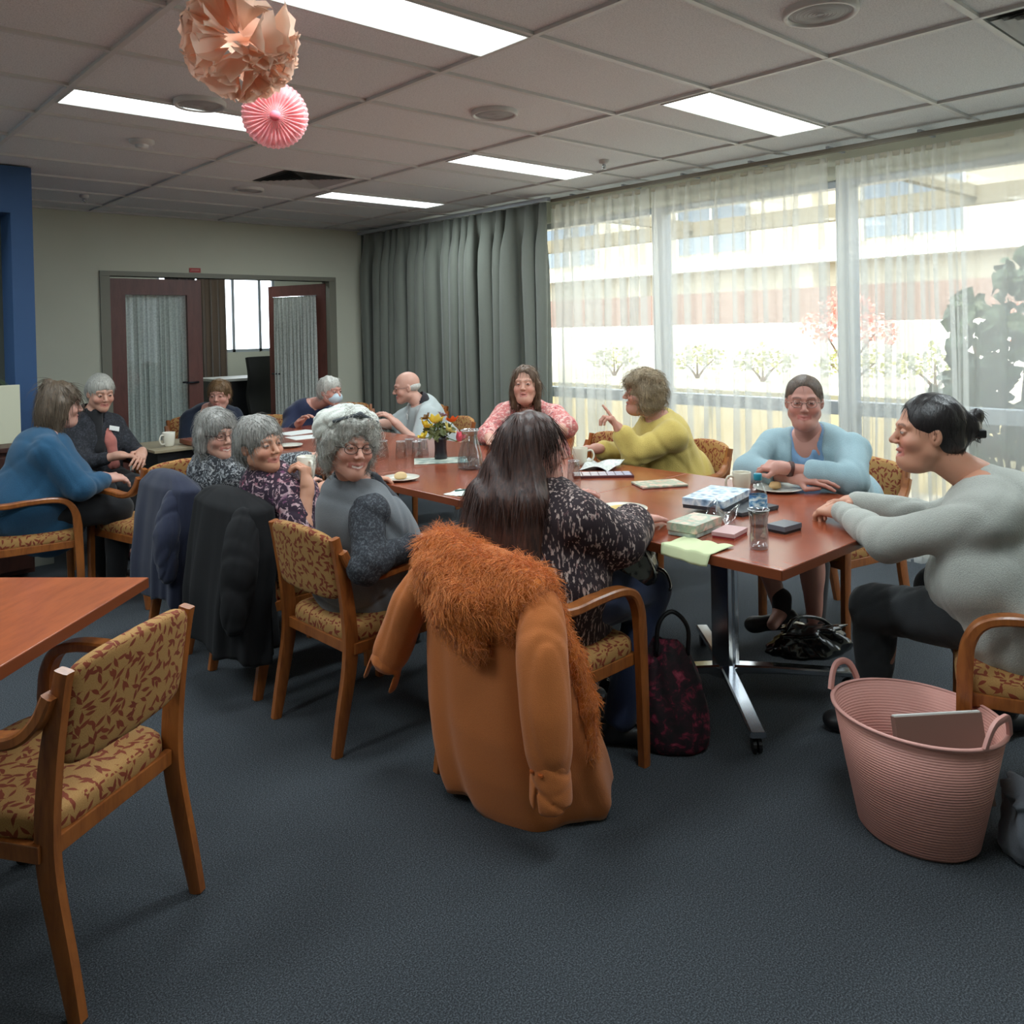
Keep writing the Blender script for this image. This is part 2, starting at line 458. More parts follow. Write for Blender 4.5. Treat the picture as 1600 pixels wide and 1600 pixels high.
# ---- doors in the back wall
M['frame_paint'] = plain('grey_door_frame', S(128, 126, 112), .5)
mb = MB()
for x0, x1 in ((DX0 - .045, DX0 + .04), (DX1 - .04, DX1 + .045)): mb.box(x0, x1, BACK - .02, BACK + .14, 0, DH - .001)
mb.box(DX0 - .045, DX1 + .045, BACK - .02, BACK + .14, DH - .0, DH + .045)
struct('trim_2', mb, M['frame_paint'])

def lace(name):
    t = NT(name); co = t.coord('Object')
    v = t.n('ShaderNodeTexVoronoi'); v.inputs['Scale'].default_value = 60; t.l(co, v.inputs['Vector'])
    t.color(t.mix(v.outputs[0], S(214, 216, 210), S(176, 180, 174))); t.set(Roughness=.9); t.bump(v.outputs[0], .3, .003)
    return t.m
M['lace'] = lace('lace_curtain_cloth')

def wavy_sheet(x0, x1, z0, z1, amp, waves, y=0, seed=1, thick=.004, nz=10, pinch=0, res=8):
    """hanging cloth in the xz plane with folds, two sided"""
    rnd = np.random.RandomState(seed); n = int(waves * res)
    u = np.linspace(0, 1, n + 1); ph = 2 * math.pi * waves * (u + .012 * np.sin(7 * u * math.pi + seed)) ; am = amp * (.7 + .5 * np.sin(u * 19 + seed * 2) ** 2)
    m = MB(); rows = []
    for k in range(nz + 1):
        f = k / nz; z = z1 + (z0 - z1) * f
        a = am * (.45 + .55 * min(1, f * 4)) * (1 + .12 * np.sin(u * 31 + f * 3))
        xx = x0 + (x1 - x0) * u + .35 * a * np.sin(2 * ph + .4)
        yy = y + a * np.sin(ph + .35 * f * np.sin(u * 11))
        rows.append([(xx[j], yy[j], z) for j in range(n + 1)])
    m.rings(rows, close=False, cap0=False, cap1=False)
    return m

def door_leaf(name_n, hinge, ang, w, side, labelpart=True):
    """side=+1: leaf extends to +x from the hinge before rotation"""
    o = bpy.data.objects.new(name_n, None); COL.objects.link(o); o.location = (hinge[0], hinge[1], .01); o.rotation_euler = (0, 0, ang); o['kind'] = 'structure'
    h = DH - .03; s = side; st = .14
    def bx(m, a, b, *r): m.box(min(s * a, s * b), max(s * a, s * b), *r)
    m = MB(); bx(m, 0, st, 0, .04, 0, h); bx(m, w - st, w, 0, .04, 0, h); bx(m, st, w - st, 0, .04, 0, .22); bx(m, st, w - st, 0, .04, h - .15, h)
    m.build('door_frame', M['door_wood'], o)
    m = MB(); bx(m, st, w - st, .016, .022, .22, h - .15); m.build('glass_pane', M['window_glass'], o)
    m = wavy_sheet(min(s * (st - .02), s * (w - st + .02)), max(s * (st - .02), s * (w - st + .02)), .2, h - .13, .016, 12, 0, 5)
    lc = m.build('lace_curtain', M['lace'], o, smooth=True, fix=False); lc.location = (0, .075 if side > 0 else -.03, 0)
    m = MB(); m.tube([(s * .1, lc.location.y, h - .13), (s * (w - .1), lc.location.y, h - .13)], .006); m.build('curtain_rod', M['steel'], o)
    m = MB()
    for q in (-.03, .07):
        m.tube([(s * (w - .06), .02, 1.02), (s * (w - .06), q, 1.02)], .01); m.tube([(s * (w - .06), q, 1.02), (s * (w - .18), q, 1.02)], .009)
    m.build('door_handle', M['dark_steel'], o, smooth=True)
    return o
door_leaf('door_1', (DX0 + .045, BACK + .02), 0, .86, 1)
door_leaf('door_2', (DX1 - .045, BACK + .06), R(-71), .86, -1)

# exit plate above the door: small red sign
o = thing('wall_sign', 'small red sign plate above the double door', 'sign', (3.26, BACK - .002, 2.135))
m = MB(); m.box(-.055, .055, -.01, 0, -.022, .022); m.build('plate', plain('red_sign_plastic', S(178, 52, 50), .5), o)
m = MB(); m.box(-.04, .04, -.0115, -.01, -.004, .008); m.build('white_stripe', plain('sign_stripe', S(196, 120, 112), .5), o)

# ---- office beyond the door
OX0, OX1, OY = 1.7, 7.0, 11.0
mb = MB()
mb.box(OX0 - .1, OX0, BACK + .12, OY, 0, CEIL); mb.box(OX1, OX1 + .1, BACK + .12, OY, 0, CEIL)
mb.box(OX0, 3.9, OY, OY + .1, 0, CEIL); mb.box(5.55, OX1, OY, OY + .1, 0, CEIL); mb.box(3.9, 5.55, OY, OY + .1, 0, 1.25); mb.box(3.9, 5.55, OY, OY + .1, 2.4, CEIL)
mb.box(WX + .2, OX1, BACK, BACK + .12, 0, CEIL)
struct('wall_office', mb, M['wall'])
mb = MB(); mb.box(OX0, OX1, BACK + .12, OY + .1, CEIL, CEIL + .05); struct('ceiling_office', mb, M['tile'])
mb = MB()
for x in (3.92, 4.93, 5.32, 5.53): mb.box(x - .02, x + .02, OY + .02, OY + .06, 1.25, 2.4)
mb.box(3.9, 5.55, OY + .02, OY + .06, 1.25, 1.29); mb.box(3.9, 5.55, OY + .02, OY + .06, 2.36, 2.4)
struct('window_3', mb, M['alu'])
M['brown_drape'] = cloth('brown_curtain_cloth', S(112, 94, 78), None, 200)
for x0, x1, lab, mt in ((3.95, 4.35, 'dark brown curtain beside the office window', cloth('dark_drape', S(60, 52, 52), None, 200)), (4.37, 4.76, 'light brown curtain edge at the office window', M['brown_drape'])):
    m = wavy_sheet(x0, x1, .15, 2.45, .04, 4, OY - .12, 3); o = m.build('office_curtain', mt, None, smooth=True, fix=False)
    tag(o, lab, 'curtain', 'office curtains')
light_fixture(3.6, 9.2, 10)  # added fixture, hidden from view, to brighten the office
o = thing('office_desk', 'pale desk in the room beyond the open door', 'desk', (4.3, 10.0, 0))
m = MB(); m.box(-.2, 1.1, -.35, .35, .93, .96); m.build('desk_top', plain('pale_laminate', S(170, 168, 160), .5), o)
m = MB(); m.box(-.16, 1.06, -.33, -.30, 0, .93); m.box(-.16, -.13, -.3, .3, 0, .93); m.box(1.03, 1.06, -.3, .3, 0, .93); m.build('desk_panel', M['black_plastic'], o)
o = thing('office_chair', 'black high-back office chair seen through the open door', 'chair', (4.62, 9.15, 0), R(200))
m = MB(); m.sweep(smooth_path([(0, -.22, .5), (0, -.27, .75), (0, -.24, 1.0), (0, -.27, 1.22)]), (1, 0, 0), [.44] * 19, .07); m.build('backrest', M['black_plastic'], o, auto=40)
m = MB(); m.sweep([(0, -.22, .5), (0, .22, .5)], (1, 0, 0), .48, .08); m.build('seat', M['black_plastic'], o, auto=40)
m = MB(); m.tube([(0, 0, .46), (0, 0, .09)], .025); m.build('gas_column', M['dark_steel'], o)
m = MB()
for k in range(5):
    a = k * 2 * math.pi / 5; m.tube([(0, 0, .1), (.28 * math.cos(a), .28 * math.sin(a), .07)], .018); m.tube([(.28 * math.cos(a) - .02, .28 * math.sin(a), .028), (.28 * math.cos(a) + .02, .28 * math.sin(a), .028)], .028)
m.build('star_base', M['black_plastic'], o, smooth=True)
o = thing('monitor', 'black computer monitor on the office desk turned edge-on', 'monitor', (5.02, 9.95, .96), R(75))
m = MB(); m.box(-.26, .26, -.02, .02, .08, .42); m.build('screen', M['black_plastic'], o, bevel=.006)
m = MB(); m.box(-.1, .1, -.08, .08, 0, .012); m.box(-.02, .02, -.01, .01, 0, .1); m.build('stand', M['black_plastic'], o)

# ---- drape and sheer curtains along the window
t = NT('grey_green_drape_cloth'); co = t.coord('Object')
f = t.noise(co, 260, 2); t.color(t.mix(f, S(98, 102, 94), S(122, 126, 116))); t.bump(f, .3, .004); t.set(Roughness=.95); t.b.inputs['Sheen Weight'].default_value = .2
M['drape'] = t.m
def curtain(name, y0, y1, x, z0, z1, amp, waves, mat, seed, nz=14, head=.07, lean=0, density=None):
    n = int(waves * 12); u = np.linspace(0, 1, n + 1); rnd = np.random.RandomState(seed)
    v = u + sum(.010 * rnd.rand() * np.sin(2 * math.pi * k * u + rnd.rand() * 6) for k in (1, 2, 3, 5, 7))
    if density is not None: v = density(u)
    ph = 2 * math.pi * waves * v; am = amp * (.55 + .9 * np.abs(np.sin(u * 23.7 + seed)) * rnd.rand() + .3 * np.sin(u * 57 + seed) ** 2)
    rows = []
    for k in range(nz + 1):
        f = k / nz; z = z1 + (z0 - z1) * f
        g = .25 + .75 * min(1, max(0, (z1 - z - head)) / .35)
        a = am * g * (1 + .2 * f * np.sin(u * 41 + seed))
        drift = .02 * f * np.sin(u * 17 + seed) + .012 * np.sin(f * 4 + u * 29)
        yy = y0 + (y1 - y0) * u + .55 * a * np.sin(2 * ph) + drift + lean * f * (u - .5)
        xx = x + a * np.sin(ph + .5 * f * np.sin(u * 13 + seed))
        rows.append([(xx[j], yy[j], z) for j in range(n + 1)])
    m = MB(); m.rings(rows, close=False, cap0=False, cap1=False)
    return m
o = thing('drape', 'heavy grey-green floor-length drape between the back wall and the sheers', 'curtain', (5.14, 6.6, 0))
m = curtain('c', 8.07, 5.12, 5.14, .03, 2.585, .07, 17, None, 4, lean=-.05)
c = m.build('curtain_cloth', M['drape'], o, smooth=True, fix=False); c.matrix_parent_inverse = Matrix.Translation(-Vector(o.location))
sm = c.modifiers.new('s', 'SOLIDIFY'); sm.thickness = .004
m = MB(); m.box(-.02, .02, -1.52, 1.52, 2.59, 2.625); m.build('track', M['alu'], o)

def sheer_mat(name, opac, tint):
    """thin voile: part of the light passes straight through the weave, the rest scatters in the threads"""
    t = NT(name); t.t.nodes.remove(t.b); co = t.coord('Object')
    tr = t.n('ShaderNodeBsdfTransparent'); df = t.n('ShaderNodeBsdfDiffuse'); tl = t.n('ShaderNodeBsdfTranslucent')
    df.inputs[0].default_value = (*tint, 1); tl.inputs[0].default_value = (*tint, 1)
    a = t.n('ShaderNodeMixShader'); a.inputs[0].default_value = .6; t.l(df.outputs[0], a.inputs[1]); t.l(tl.outputs[0], a.inputs[2])
    b = t.n('ShaderNodeMixShader'); b.inputs[0].default_value = opac
    t.l(tr.outputs[0], b.inputs[1]); t.l(a.outputs[0], b.inputs[2]); t.l(b.outputs[0], t.out.inputs[0])
    return t.m
M['sheer'] = sheer_mat('sheer_voile', .44, (.80, .80, .76))
M['hem'] = sheer_mat('sheer_voile_tape', .8, (.70, .66, .56))
def sheer(y0, y1, waves, amp, seed, lab, z1=2.56, density=None):
    o = thing('sheer_curtain', lab, 'curtain', (5.2, (y0 + y1) / 2, 0), 0, 'sheer voile curtains')
    m = curtain('c', y0, y1, 5.2, .03, z1, amp, waves, None, seed, nz=8, head=.05, density=density)
    c = m.build('curtain_cloth', M['sheer'], o, smooth=True, fix=False); c.matrix_parent_inverse = Matrix.Translation(-Vector(o.location))
    m = MB(); m.box(5.196, 5.204, min(y0, y1), max(y0, y1), z1 - .03, z1)
    c = m.build('heading_tape', M['hem'], o, smooth=True, fix=False); c.matrix_parent_inverse = Matrix.Translation(-Vector(o.location))
sheer(5.11, 4.05, 9, .05, 11, 'sheer curtain panel next to the grey-green drape')
sheer(4.02, 2.60, 11, .05, 12, 'sheer curtain panel in the middle, behind the person in yellow')
sheer(2.54, .2, 15, .05, 13, 'sheer curtain panel nearest to the viewer, in front of the leafy shrub', 2.53, density=lambda u: np.where(u < .33, u * 2.2, .726 + (u - .33) * .41))
o = thing('curtain_rail', 'long thin rail carrying the sheer curtains along the ceiling', 'curtain rail', (5.2, 2.6, 0))
m = MB(); m.box(-.018, .018, -2.5, 2.5, 2.585, 2.612); m.build('rail', plain('bronze_rail', S(120, 112, 98), .4, .3), o)
m = MB()
for k in range(9): m.box(-.01, .22, -2.3 + k * .57, -2.28 + k * .57, 2.612, 2.63)
m.build('bracket', M['alu'], o)

# ---------------------------------------------------------------- outside the window
t = NT('paving'); co = t.coord('Object'); t.color(t.mix(t.noise(co, 2, 4), S(150, 146, 138), S(182, 176, 160))); t.set(Roughness=.95); M['paving'] = t.m
mb = MB(); mb.box(WX + .2, 60, -30, 40, -.25, -.15); struct('ground_paving', mb, M['paving'])
t = NT('pale_render'); co = t.coord('Object'); t.color(t.mix(t.noise(co, 1, 3), S(226, 214, 188), S(206, 194, 168))); t.set(Roughness=.95); M['render'] = t.m
M['white_render'] = plain('white_render', S(232, 230, 222), .9)
# own eave: fascia beam and soffit outside the glass
mb = MB(); mb.box(7.0, 7.12, -6, 14, 2.38, 2.52)
for k in range(8): mb.box(WX + .2, 7.0, -5.5 + k * 2.6, -5.44 + k * 2.6, 2.43, 2.52)
struct('trim_eave', mb, plain('eave_beam', S(140, 130, 108), .7))
# neighbouring building
o = thing('neighbouring_building', 'pale rendered building with deep eaves and tall windows beyond the glass', 'building', (17, 6, 0))
m = MB(); m.box(0, 6, -16, 22, -.2, 5.2); m.build('wall', M['render'], o)
m = MB(); m.box(-1.0, 6.2, -16.5, 22.5, 5.2, 5.6); m.box(-.5, 0, -16, 22, 2.75, 3.0); m.build('eaves', M['white_render'], o)
M['far_glass'] = plain('far_window_glass', S(120, 132, 142), .15, 0)
for k in range(8):
    y = -14 + k * 4.6
    m = MB(); m.box(-.04, .02, y, y + 1.9, 3.2, 4.7); w_ = m.build('window', M['far_glass'], o)
    m = MB(); m.box(-.08, -.03, y - .05, y, 3.15, 4.75); m.box(-.08, -.03, y + 1.9, y + 1.95, 3.15, 4.75); m.box(-.08, -.03, y + .92, y + .98, 3.15, 4.75); m.build('window_frame', M['white_render'], w_)
    m = MB(); m.box(-.3, 0, y + 2.9, y + 3.3, 0, 5.2); m.build('pier', M['render'], o)
mb = MB(); mb.box(12.5, 12.8, -16, 24, -.2, 1.5); o = mb.build('boundary_wall', M['white_render'], None); tag(o, 'low white boundary wall across the car park', 'wall')
t = NT('brick_fence'); co = t.coord('Object'); t.color(t.mix(t.noise(co, 5, 4), S(132, 104, 92), S(158, 134, 122))); t.set(Roughness=.95)
mb = MB(); mb.box(14.6, 14.8, -16, 24, -.2, 2.15); o = mb.build('brown_fence', t.m, None); tag(o, 'brown fence band behind the low white wall', 'fence')

def leaf_cloud(c, rad, n, size, seed, flat=.6, shape='round', cone=None):
    """many small real leaves, each a bent quad pair"""
    rnd = np.random.RandomState(seed); m = MB()
    V = []; F = []
    for i in range(n):
        d = rnd.normal(size=3); d /= np.linalg.norm(d); r_ = rnd.rand() ** .4
        p = np.array(c) + d * r_ * np.array(rad)
        a = rnd.normal(size=3); a /= np.linalg.norm(a); b = np.cross(a, rnd.normal(size=3)); b /= np.linalg.norm(b); nn = np.cross(a, b)
        s = size * (.6 + .8 * rnd.rand()); w = s * flat * .5
        pts = [p - a * s * .5, p - a * s * .1 + b * w + nn * s * .08, p + a * s * .25 + b * w * .8 + nn * s * .08, p + a * s * .55, p + a * s * .25 - b * w * .8 + nn * s * .08, p - a * s * .1 - b * w + nn * s * .08]
        m.add(pts + [p], [(0, 1, 6), (1, 2, 6), (2, 3, 6), (3, 4, 6), (4, 5, 6), (5, 0, 6)])
    return m
def leafmat(name, c1, c2):
    t = NT(name); ob = t.coord('Object'); t.color(t.mix(t.noise(ob, 9, 2), c1, c2)); t.set(Roughness=.55); return t.m
M['leaf_dark'] = leafmat('dark_glossy_leaf', S(52, 70, 48), S(74, 92, 60))
M['leaf_pale'] = leafmat('pale_leaf', S(140, 150, 100), S(176, 170, 120))
M['leaf_pink'] = leafmat('pink_blossom', S(206, 120, 116), S(226, 160, 140))
M['bark'] = plain('bark', S(96, 78, 62), .9)
def shrub(loc, lab, clumps, leafsize, n, mat, seed, flat=.7):
    o = thing('shrub', lab, 'shrub', (loc[0], loc[1], -.15 if loc[0] < 8.4 else .66)); rnd = random.Random(seed)
    m = MB()
    for c, r in clumps: m.tube(smooth_path([(0, 0, 0), (c[0] * .3, c[1] * .4, c[2] * .5), (c[0], c[1], c[2])], 4), [.022 - .0016 * k for k in range(9)], 6)
    m.build('stem', M['bark'], o, smooth=True)
    m = MB()
    for i, (c, r) in enumerate(clumps):
        k = leaf_cloud(c, (r, r, r * .85), int(n * (r / .35) ** 2), leafsize, seed + i, flat); m.add(k.v, k.f)
    m.build('foliage', mat, o, fix=False)
shrub((6.75, 2.0), 'large broad-leaved shrub close outside the right window pane',
      [((.2, -.1, 1.9), .3), ((.1, .35, 1.72), .16), ((0, -.5, 2.0), .25), ((0, .12, 1.45), .32), ((.1, -.5, 1.3), .4), ((0, .3, 1.1), .28), ((.1, -.2, .8), .34), ((.1, .28, .68), .2), ((0, -.7, .7), .45), ((.1, -1.1, 1.7), .45), ((0, .1, .35), .3)], .13, 150, M['leaf_dark'], 21, .85)
shrub((9.5, 2.2), 'bare pinkish twiggy bush behind the large shrub', [((0, 0, 1.1), .5), ((.3, -.9, 1.4), .5), ((0, .6, .8), .35)], .05, 130, M['leaf_pink'], 31, .4)
shrub((11.95, 5.7), 'pink flowering bush beyond the middle window', [((0, 0, 1.0), .4), ((0, .4, .75), .32), ((.1, -.4, .7), .3)], .07, 200, M['leaf_pink'], 41)
for k, (x, y, lab) in enumerate(((10.9, 7.6, 'pale green bush in front of the white wall, left'), (10.7, 6.35, 'pale green bush in front of the white wall, middle'), (10.6, 5.0, 'pale green bush in front of the white wall, right of the middle'), (10.8, 9.2, 'pale green bush in front of the white wall, near the drape'), (10.4, 3.9, 'pale green bush nearest the flowering twigs'))):
    shrub((x, y), lab, [((0, 0, .35), .26), ((0, .3, .28), .2), ((0, -.3, .3), .22)], .06, 200, M['leaf_pale'], 50 + 3 * k)
mb = MB(); mb.box(8.42, 12.5, -10, 20, -.15, .66); struct('ground_garden_bed', mb, plain('pale_gravel', S(206, 196, 172), .95))
mb = MB(); mb.box(8.2, 8.42, -10, 20, -.15, .74); o = mb.build('garden_wall', plain('kerb_stone', S(200, 186, 150), .9), None); tag(o, 'low sandstone wall edging the raised garden bed', 'garden wall')

# ---------------------------------------------------------------- tables
def table(name, x0, x1, y0, y1, lab, cat, group=None, column=True, z=.74):
    cx, cy = (x0 + x1) / 2, (y0 + y1) / 2
    o = thing(name, lab, cat, (cx, cy, 0), 0, group)
    w, d = (x1 - x0) / 2 - .0005, (y1 - y0) / 2 - .0005
    m = MB(); m.box(-w, w, -d, d, z - .032, z); tp = m.build('tabletop', M['table_top'], o, bevel=.002)
    m = MB(); e = .0015
    m.box(-w - e, w + e, -d - e, -d + .002, z - .032, z - .002); m.box(-w - e, w + e, d - .002, d + e, z - .032, z - .002)
    m.box(-w - e, -w + .002, -d, d, z - .032, z - .002); m.box(w - .002, w + e, -d, d, z - .032, z - .002)
    m.build('edge_band', M['table_edge'], o)
    if column:
        m = MB(); m.box(-.038, -.008, -.04, .04, .1, z - .06); m.box(.008, .038, -.04, .04, .1, z - .06); m.box(-.008, .008, -.028, .028, .1, z - .06); m.box(-.25, .25, -.04, .04, z - .06, z - .033)
        m.box(-.05, .05, -.05, .05, .07, .11); m.build('column', M['steel'], o, bevel=.003)
        for k in range(4):
            a = R(45 + 90 * k); dx, dy = math.cos(a), math.sin(a)
            m = MB(); m.sweep([(dx * .03, dy * .03, .1), (dx * .2, dy * .2, .095), (dx * .52, dy * .52, .075)], (-dy, dx, 0), .055, [.035, .03, .022]); lg = m.build('leg', M['steel'], o, auto=30)
            m = MB(); m.tube([(dx * .49 - dy * .015, dy * .49 + dx * .015, .027), (dx * .49 - dy * .004, dy * .49 + dx * .004, .027)], .026, 14); m.tube([(dx * .49 + dy * .015, dy * .49 - dx * .015, .027), (dx * .49 + dy * .004, dy * .49 - dx * .004, .027)], .026, 14)
            m.tube([(dx * .49, dy * .49, .03), (dx * .49, dy * .49, .07)], .01); m.build('caster', M['black_plastic'], lg, smooth=False)
    return o
TZ = .74
TX0, TX1, TY0 = 2.30, 3.50, 1.31
labs = ['red-brown meeting table at the near end of the row, with the water bottle on it', 'second meeting table from the near end, with the newspaper on it',
        'third meeting table from the near end, with the flower vase and jug on it', 'farthest meeting table of the row, with white papers on it']
for k in range(4):
    table('meeting_table', TX0, TX1, TY0 + 1.2 * k, TY0 + 1.2 * (k + 1), labs[k], 'table', 'meeting tables pushed into one long row')
# separate table at the left edge of the picture, turned
tb = table('corner_table', -.6, .6, -.6, .6, 'orange-brown table cut off by the left edge in the foreground', 'table')
tb.location = (.90 - .85, 2.69, 0); tb.rotation_euler = (0, 0, R(44))
for ch in tb.children:
    if ch.name.startswith('tabletop'):
        ch.data.materials[0] = wood('orange_laminate', S(172, 90, 50), S(142, 68, 36), (1.6, 9, 3), .3, .25)

# ---------------------------------------------------------------- armchairs
def make_armchair():
    o = thing('armchair', None, None)
    sec = None
    w = .215
    for s in (-1, 1):
        p = smooth_path([(s * w, -.292, 0), (s * w, -.268, .12), (s * w, -.232, .3), (s * w, -.226, .42), (s * w, -.24, .56), (s * w, -.262, .68), (s * w, -.282, .768)], 5)
        hs = [.034 + .018 * math.sin(math.pi * min(1, k / 28)) for k in range(len(p))]
        m = MB(); m.sweep(p, (1, 0, 0), .028, hs); m.build('leg', M['chair_wood'], o, auto=30)
        p = smooth_path([(s * .252, .225, 0), (s * .252, .222, .25), (s * .252, .215, .47)], 4)
        m = MB(); m.sweep(p, (1, 0, 0), .032, [.034, .036, .037, .038, .039, .04, .041, .042, .044]); m.build('leg', M['chair_wood'], o, auto=30)
        p = smooth_path([(s * .252, .215, .468), (s * .252, .205, .54), (s * .252, .17, .598), (s * .252, .10, .622), (s * .252, -.02, .622), (s * .248, -.12, .614), (s * .242, -.19, .625), (s * .237, -.235, .665), (s * .235, -.262, .72)], 6)
        ww = [.032 + .020 * math.sin(math.pi * k / (len(p) - 1)) for k in range(len(p))]
        m = MB(); m.sweep(p, (1, 0, 0), ww, [.044 - .016 * min(1, k / 14) for k in range(len(p))]); m.build('armrest', M['chair_wood'], o, auto=30)
    m = MB(); m.box(-.235, .235, .195, .215, .345, .385); m.box(-.2, .2, -.235, -.215, .345, .385)
    m.box(-.236, -.216, -.22, .2, .345, .385); m.box(.216, .236, -.22, .2, .345, .385); m.build('seat_frame', M['chair_wood'], o, bevel=.003)
    # cushions as rounded grids
    def pad(fn, nu, nv, name):
        m = MB(); rs = []
        for i in range(nv + 1):
            rs.append([fn(j / nu * 2 * math.pi, i / nv) for j in range(nu)])
        m.rings(rs, True, True, True); me = m.mesh(name); boxuv(me); return link(name, me, M['leaf_fabric'], o)
    def sup(c, n): return math.copysign(abs(c) ** (2 / n), c)
    def seatf(a, v):   # rings from the bottom to the top of the cushion
        prof = [(0, .93), (.06, .97), (.25, 1.0), (.55, 1.0), (.78, .985), (.9, .95), (.97, .86), (1.0, .6), (1.0, .2)]
        t_ = v * (len(prof) - 1); i = min(int(t_), len(prof) - 2); f = t_ - i
        z = prof[i][0] * (1 - f) + prof[i + 1][0] * f; r_ = prof[i][1] * (1 - f) + prof[i + 1][1] * f
        x = sup(math.cos(a), 7) * r_; y = sup(math.sin(a), 7) * r_
        zz = .372 + .068 * z + (.012 * (1 - x * x) * (1 - y * y) if v > .6 else 0)
        wx = .235 if y > 0 else .235 - .022 * -y
        return (x * wx, y * .235 + .005, zz)
    pad(seatf, 56, 16, 'seat')
    def backf(a, v):   # rings from the rear face to the front face
        prof = [(0, .3), (0, .8), (.08, .95), (.3, 1.0), (.7, 1.0), (.92, .95), (1, .8), (1, .3)]
        t_ = v * (len(prof) - 1); i = min(int(t_), len(prof) - 2); f = t_ - i
        d = prof[i][0] * (1 - f) + prof[i + 1][0] * f; r_ = prof[i][1] * (1 - f) + prof[i + 1][1] * f
        x = sup(math.cos(a), 8) * r_; z = sup(math.sin(a), 8) * r_
        zz = .655 + z * .118 + (.022 * (1 - x * x) * max(0, z)); yy = -.245 - .17 * (zz - .55) - .025 * (1 - x * x) + (d - .5) * .046
        return (x * .203, yy, zz)
    pad(backf, 64, 14, 'backrest')
    return o
chair0 = make_armchair(); used = [False]
def place_chair(x, y, fx, fy, lab, group='leaf-patterned wooden armchairs'):
    c = chair0 if not used[0] else copy_tree(chair0); used[0] = True
    c.location = (x, y, 0); c.rotation_euler = (0, 0, math.atan2(fy, fx) - math.pi / 2)
    tag(c, lab, 'chair', group); return c
place_chair(.63 - .12, 2.16 + .18, -math.sin(.583), math.cos(.583), 'empty leaf-patterned armchair in the left foreground, tucked at the orange-brown table')
place_chair(1.77, 2.79, 1, .03, 'armchair holding the person in the grey vest and white cap')
place_chair(1.98, 2.03, 1, .02, 'armchair covered by the orange coat with the furry hood')
place_chair(1.78, 3.42, 1, .02, 'armchair with the black coat over its back')
place_chair(1.76, 4.12, 1, .04, 'armchair with the navy jacket over its back')
place_chair(2.94, .80, -.35, .94, 'armchair at the near end of the table under the person in the grey sweater')
place_chair(3.96, 1.98, -.95, .22, 'armchair under the person in the pale blue cardigan')
place_chair(4.02, 3.02, -.93, .36, 'armchair under the person in the yellow top')
place_chair(3.95, 3.62, -1, .05, 'empty armchair between the pink shirt and the yellow top, seen over the table')
place_chair(4.0, 4.25, -.98, -.15, 'armchair under the person in the pink patterned shirt')
place_chair(3.98, 5.30, -.9, .3, 'armchair under the bald person in the pale polo shirt')
place_chair(3.30, 6.42, .05, -1, 'armchair under the person wearing a face mask')
place_chair(4.25, 6.95, -.5, -.85, 'empty armchair in the far corner, left of the grey-green drape')
place_chair(4.55, 6.35, -.9, -.35, 'empty armchair standing against the grey-green drape')
place_chair(1.12, 5.22, .98, -.15, 'armchair under the person in the teal jumper')
place_chair(1.68, 6.12, .25, -.97, 'armchair under the person with the pink scarf')
place_chair(1.72, 5.02, -.22, .97, 'empty armchair with its back to the viewer, beside the navy jacket')
place_chair(2.84, 6.95, .0, -1, 'armchair under the person with brown hair by the door')

# ---------------------------------------------------------------- things on the table
def mug(x, y, hdir, lab, z=TZ, r=.042, h=.095, mat=None):
    o = thing('mug', lab, 'mug', (x, y, z), hdir, 'white mugs')
    m = MB(); m.lathe([(.0, .004), (r * .62, 0), (r * .68, .002), (r * .78, h * .12), (r * .93, h * .55), (r, h), (r * .97, h + .002), (r * .93, h), (r * .86, h * .55), (r * .7, h * .14), (.001, h * .1)], n=32, cap1=True)
    m.build('cup', mat or M['ceramic'], o, smooth=True)
    m = MB(); m.tube(smooth_path([(r * .9, 0, h * .82), (r + .022, 0, h * .84), (r + .034, 0, h * .55), (r + .02, 0, h * .24), (r * .78, 0, h * .2)], 5), .0055, 8); m.build('handle', mat or M['ceramic'], o, smooth=True)
    return o
M['cream'] = plain('cream_ceramic', S(204, 196, 176), .25, Coat_Weight=.3)
mug(3.33, 3.09, R(-35), 'cream mug beside the newspaper in front of the person in yellow', mat=M['cream'])
mug(3.23, 2.03, R(150), 'cream mug next to the plate of the person in the pale blue cardigan', mat=M['cream'])
M['crumb'] = plain('baked_pastry', S(196, 160, 112), .8); M['muffin'] = plain('muffin', S(206, 178, 132), .8)
def blobmesh(r, seed, sq=(1, 1, .7), amp=.12, n=3):
    bm = bmesh.new(); bmesh.ops.create_icosphere(bm, subdivisions=n, radius=1); rnd = np.random.RandomState(seed)
    ks = rnd.normal(size=(6, 3)) * 2.4; ph = rnd.rand(6) * 6
    for v in bm.verts:
        p = np.array(v.co); d = 1 + amp * np.sin(ks @ p + ph).sum() / 2.5
        v.co = Vector([p[i] * d * r * sq[i] for i in range(3)])
    me = bpy.data.meshes.new('b'); bm.to_mesh(me); bm.free(); return me
def plate(x, y, lab, r=.095, z=TZ):
    o = thing('plate', lab, 'plate', (x, y, z), 0, 'white plates')
    m = MB(); m.lathe([(.001, .002), (r * .55, 0), (r * .6, .003), (r, .014), (r, .017), (r * .62, .007), (r * .5, .005), (.001, .005)], n=40, cap1=True); m.build('dish', M['ceramic'], o, smooth=True)
    return o
def food(name, x, y, z, r, seed, lab, cat, mat, sq=(1, 1, .7)):
    o = link(name, blobmesh(r, seed, sq), mat, None, (x, y, z)); tag(o, lab, cat); return o
plate(2.41, 3.47, 'white plate with a small pastry near the grey-vest side of the table'); food('pastry', 2.41, 3.47, TZ + .022, .03, 3, 'small golden pastry on the white plate at the near side', 'pastry', M['muffin'], (1.1, 1, .6))
plate(3.40, 1.95, 'white plate with a leftover cake in front of the folded arms', .11)
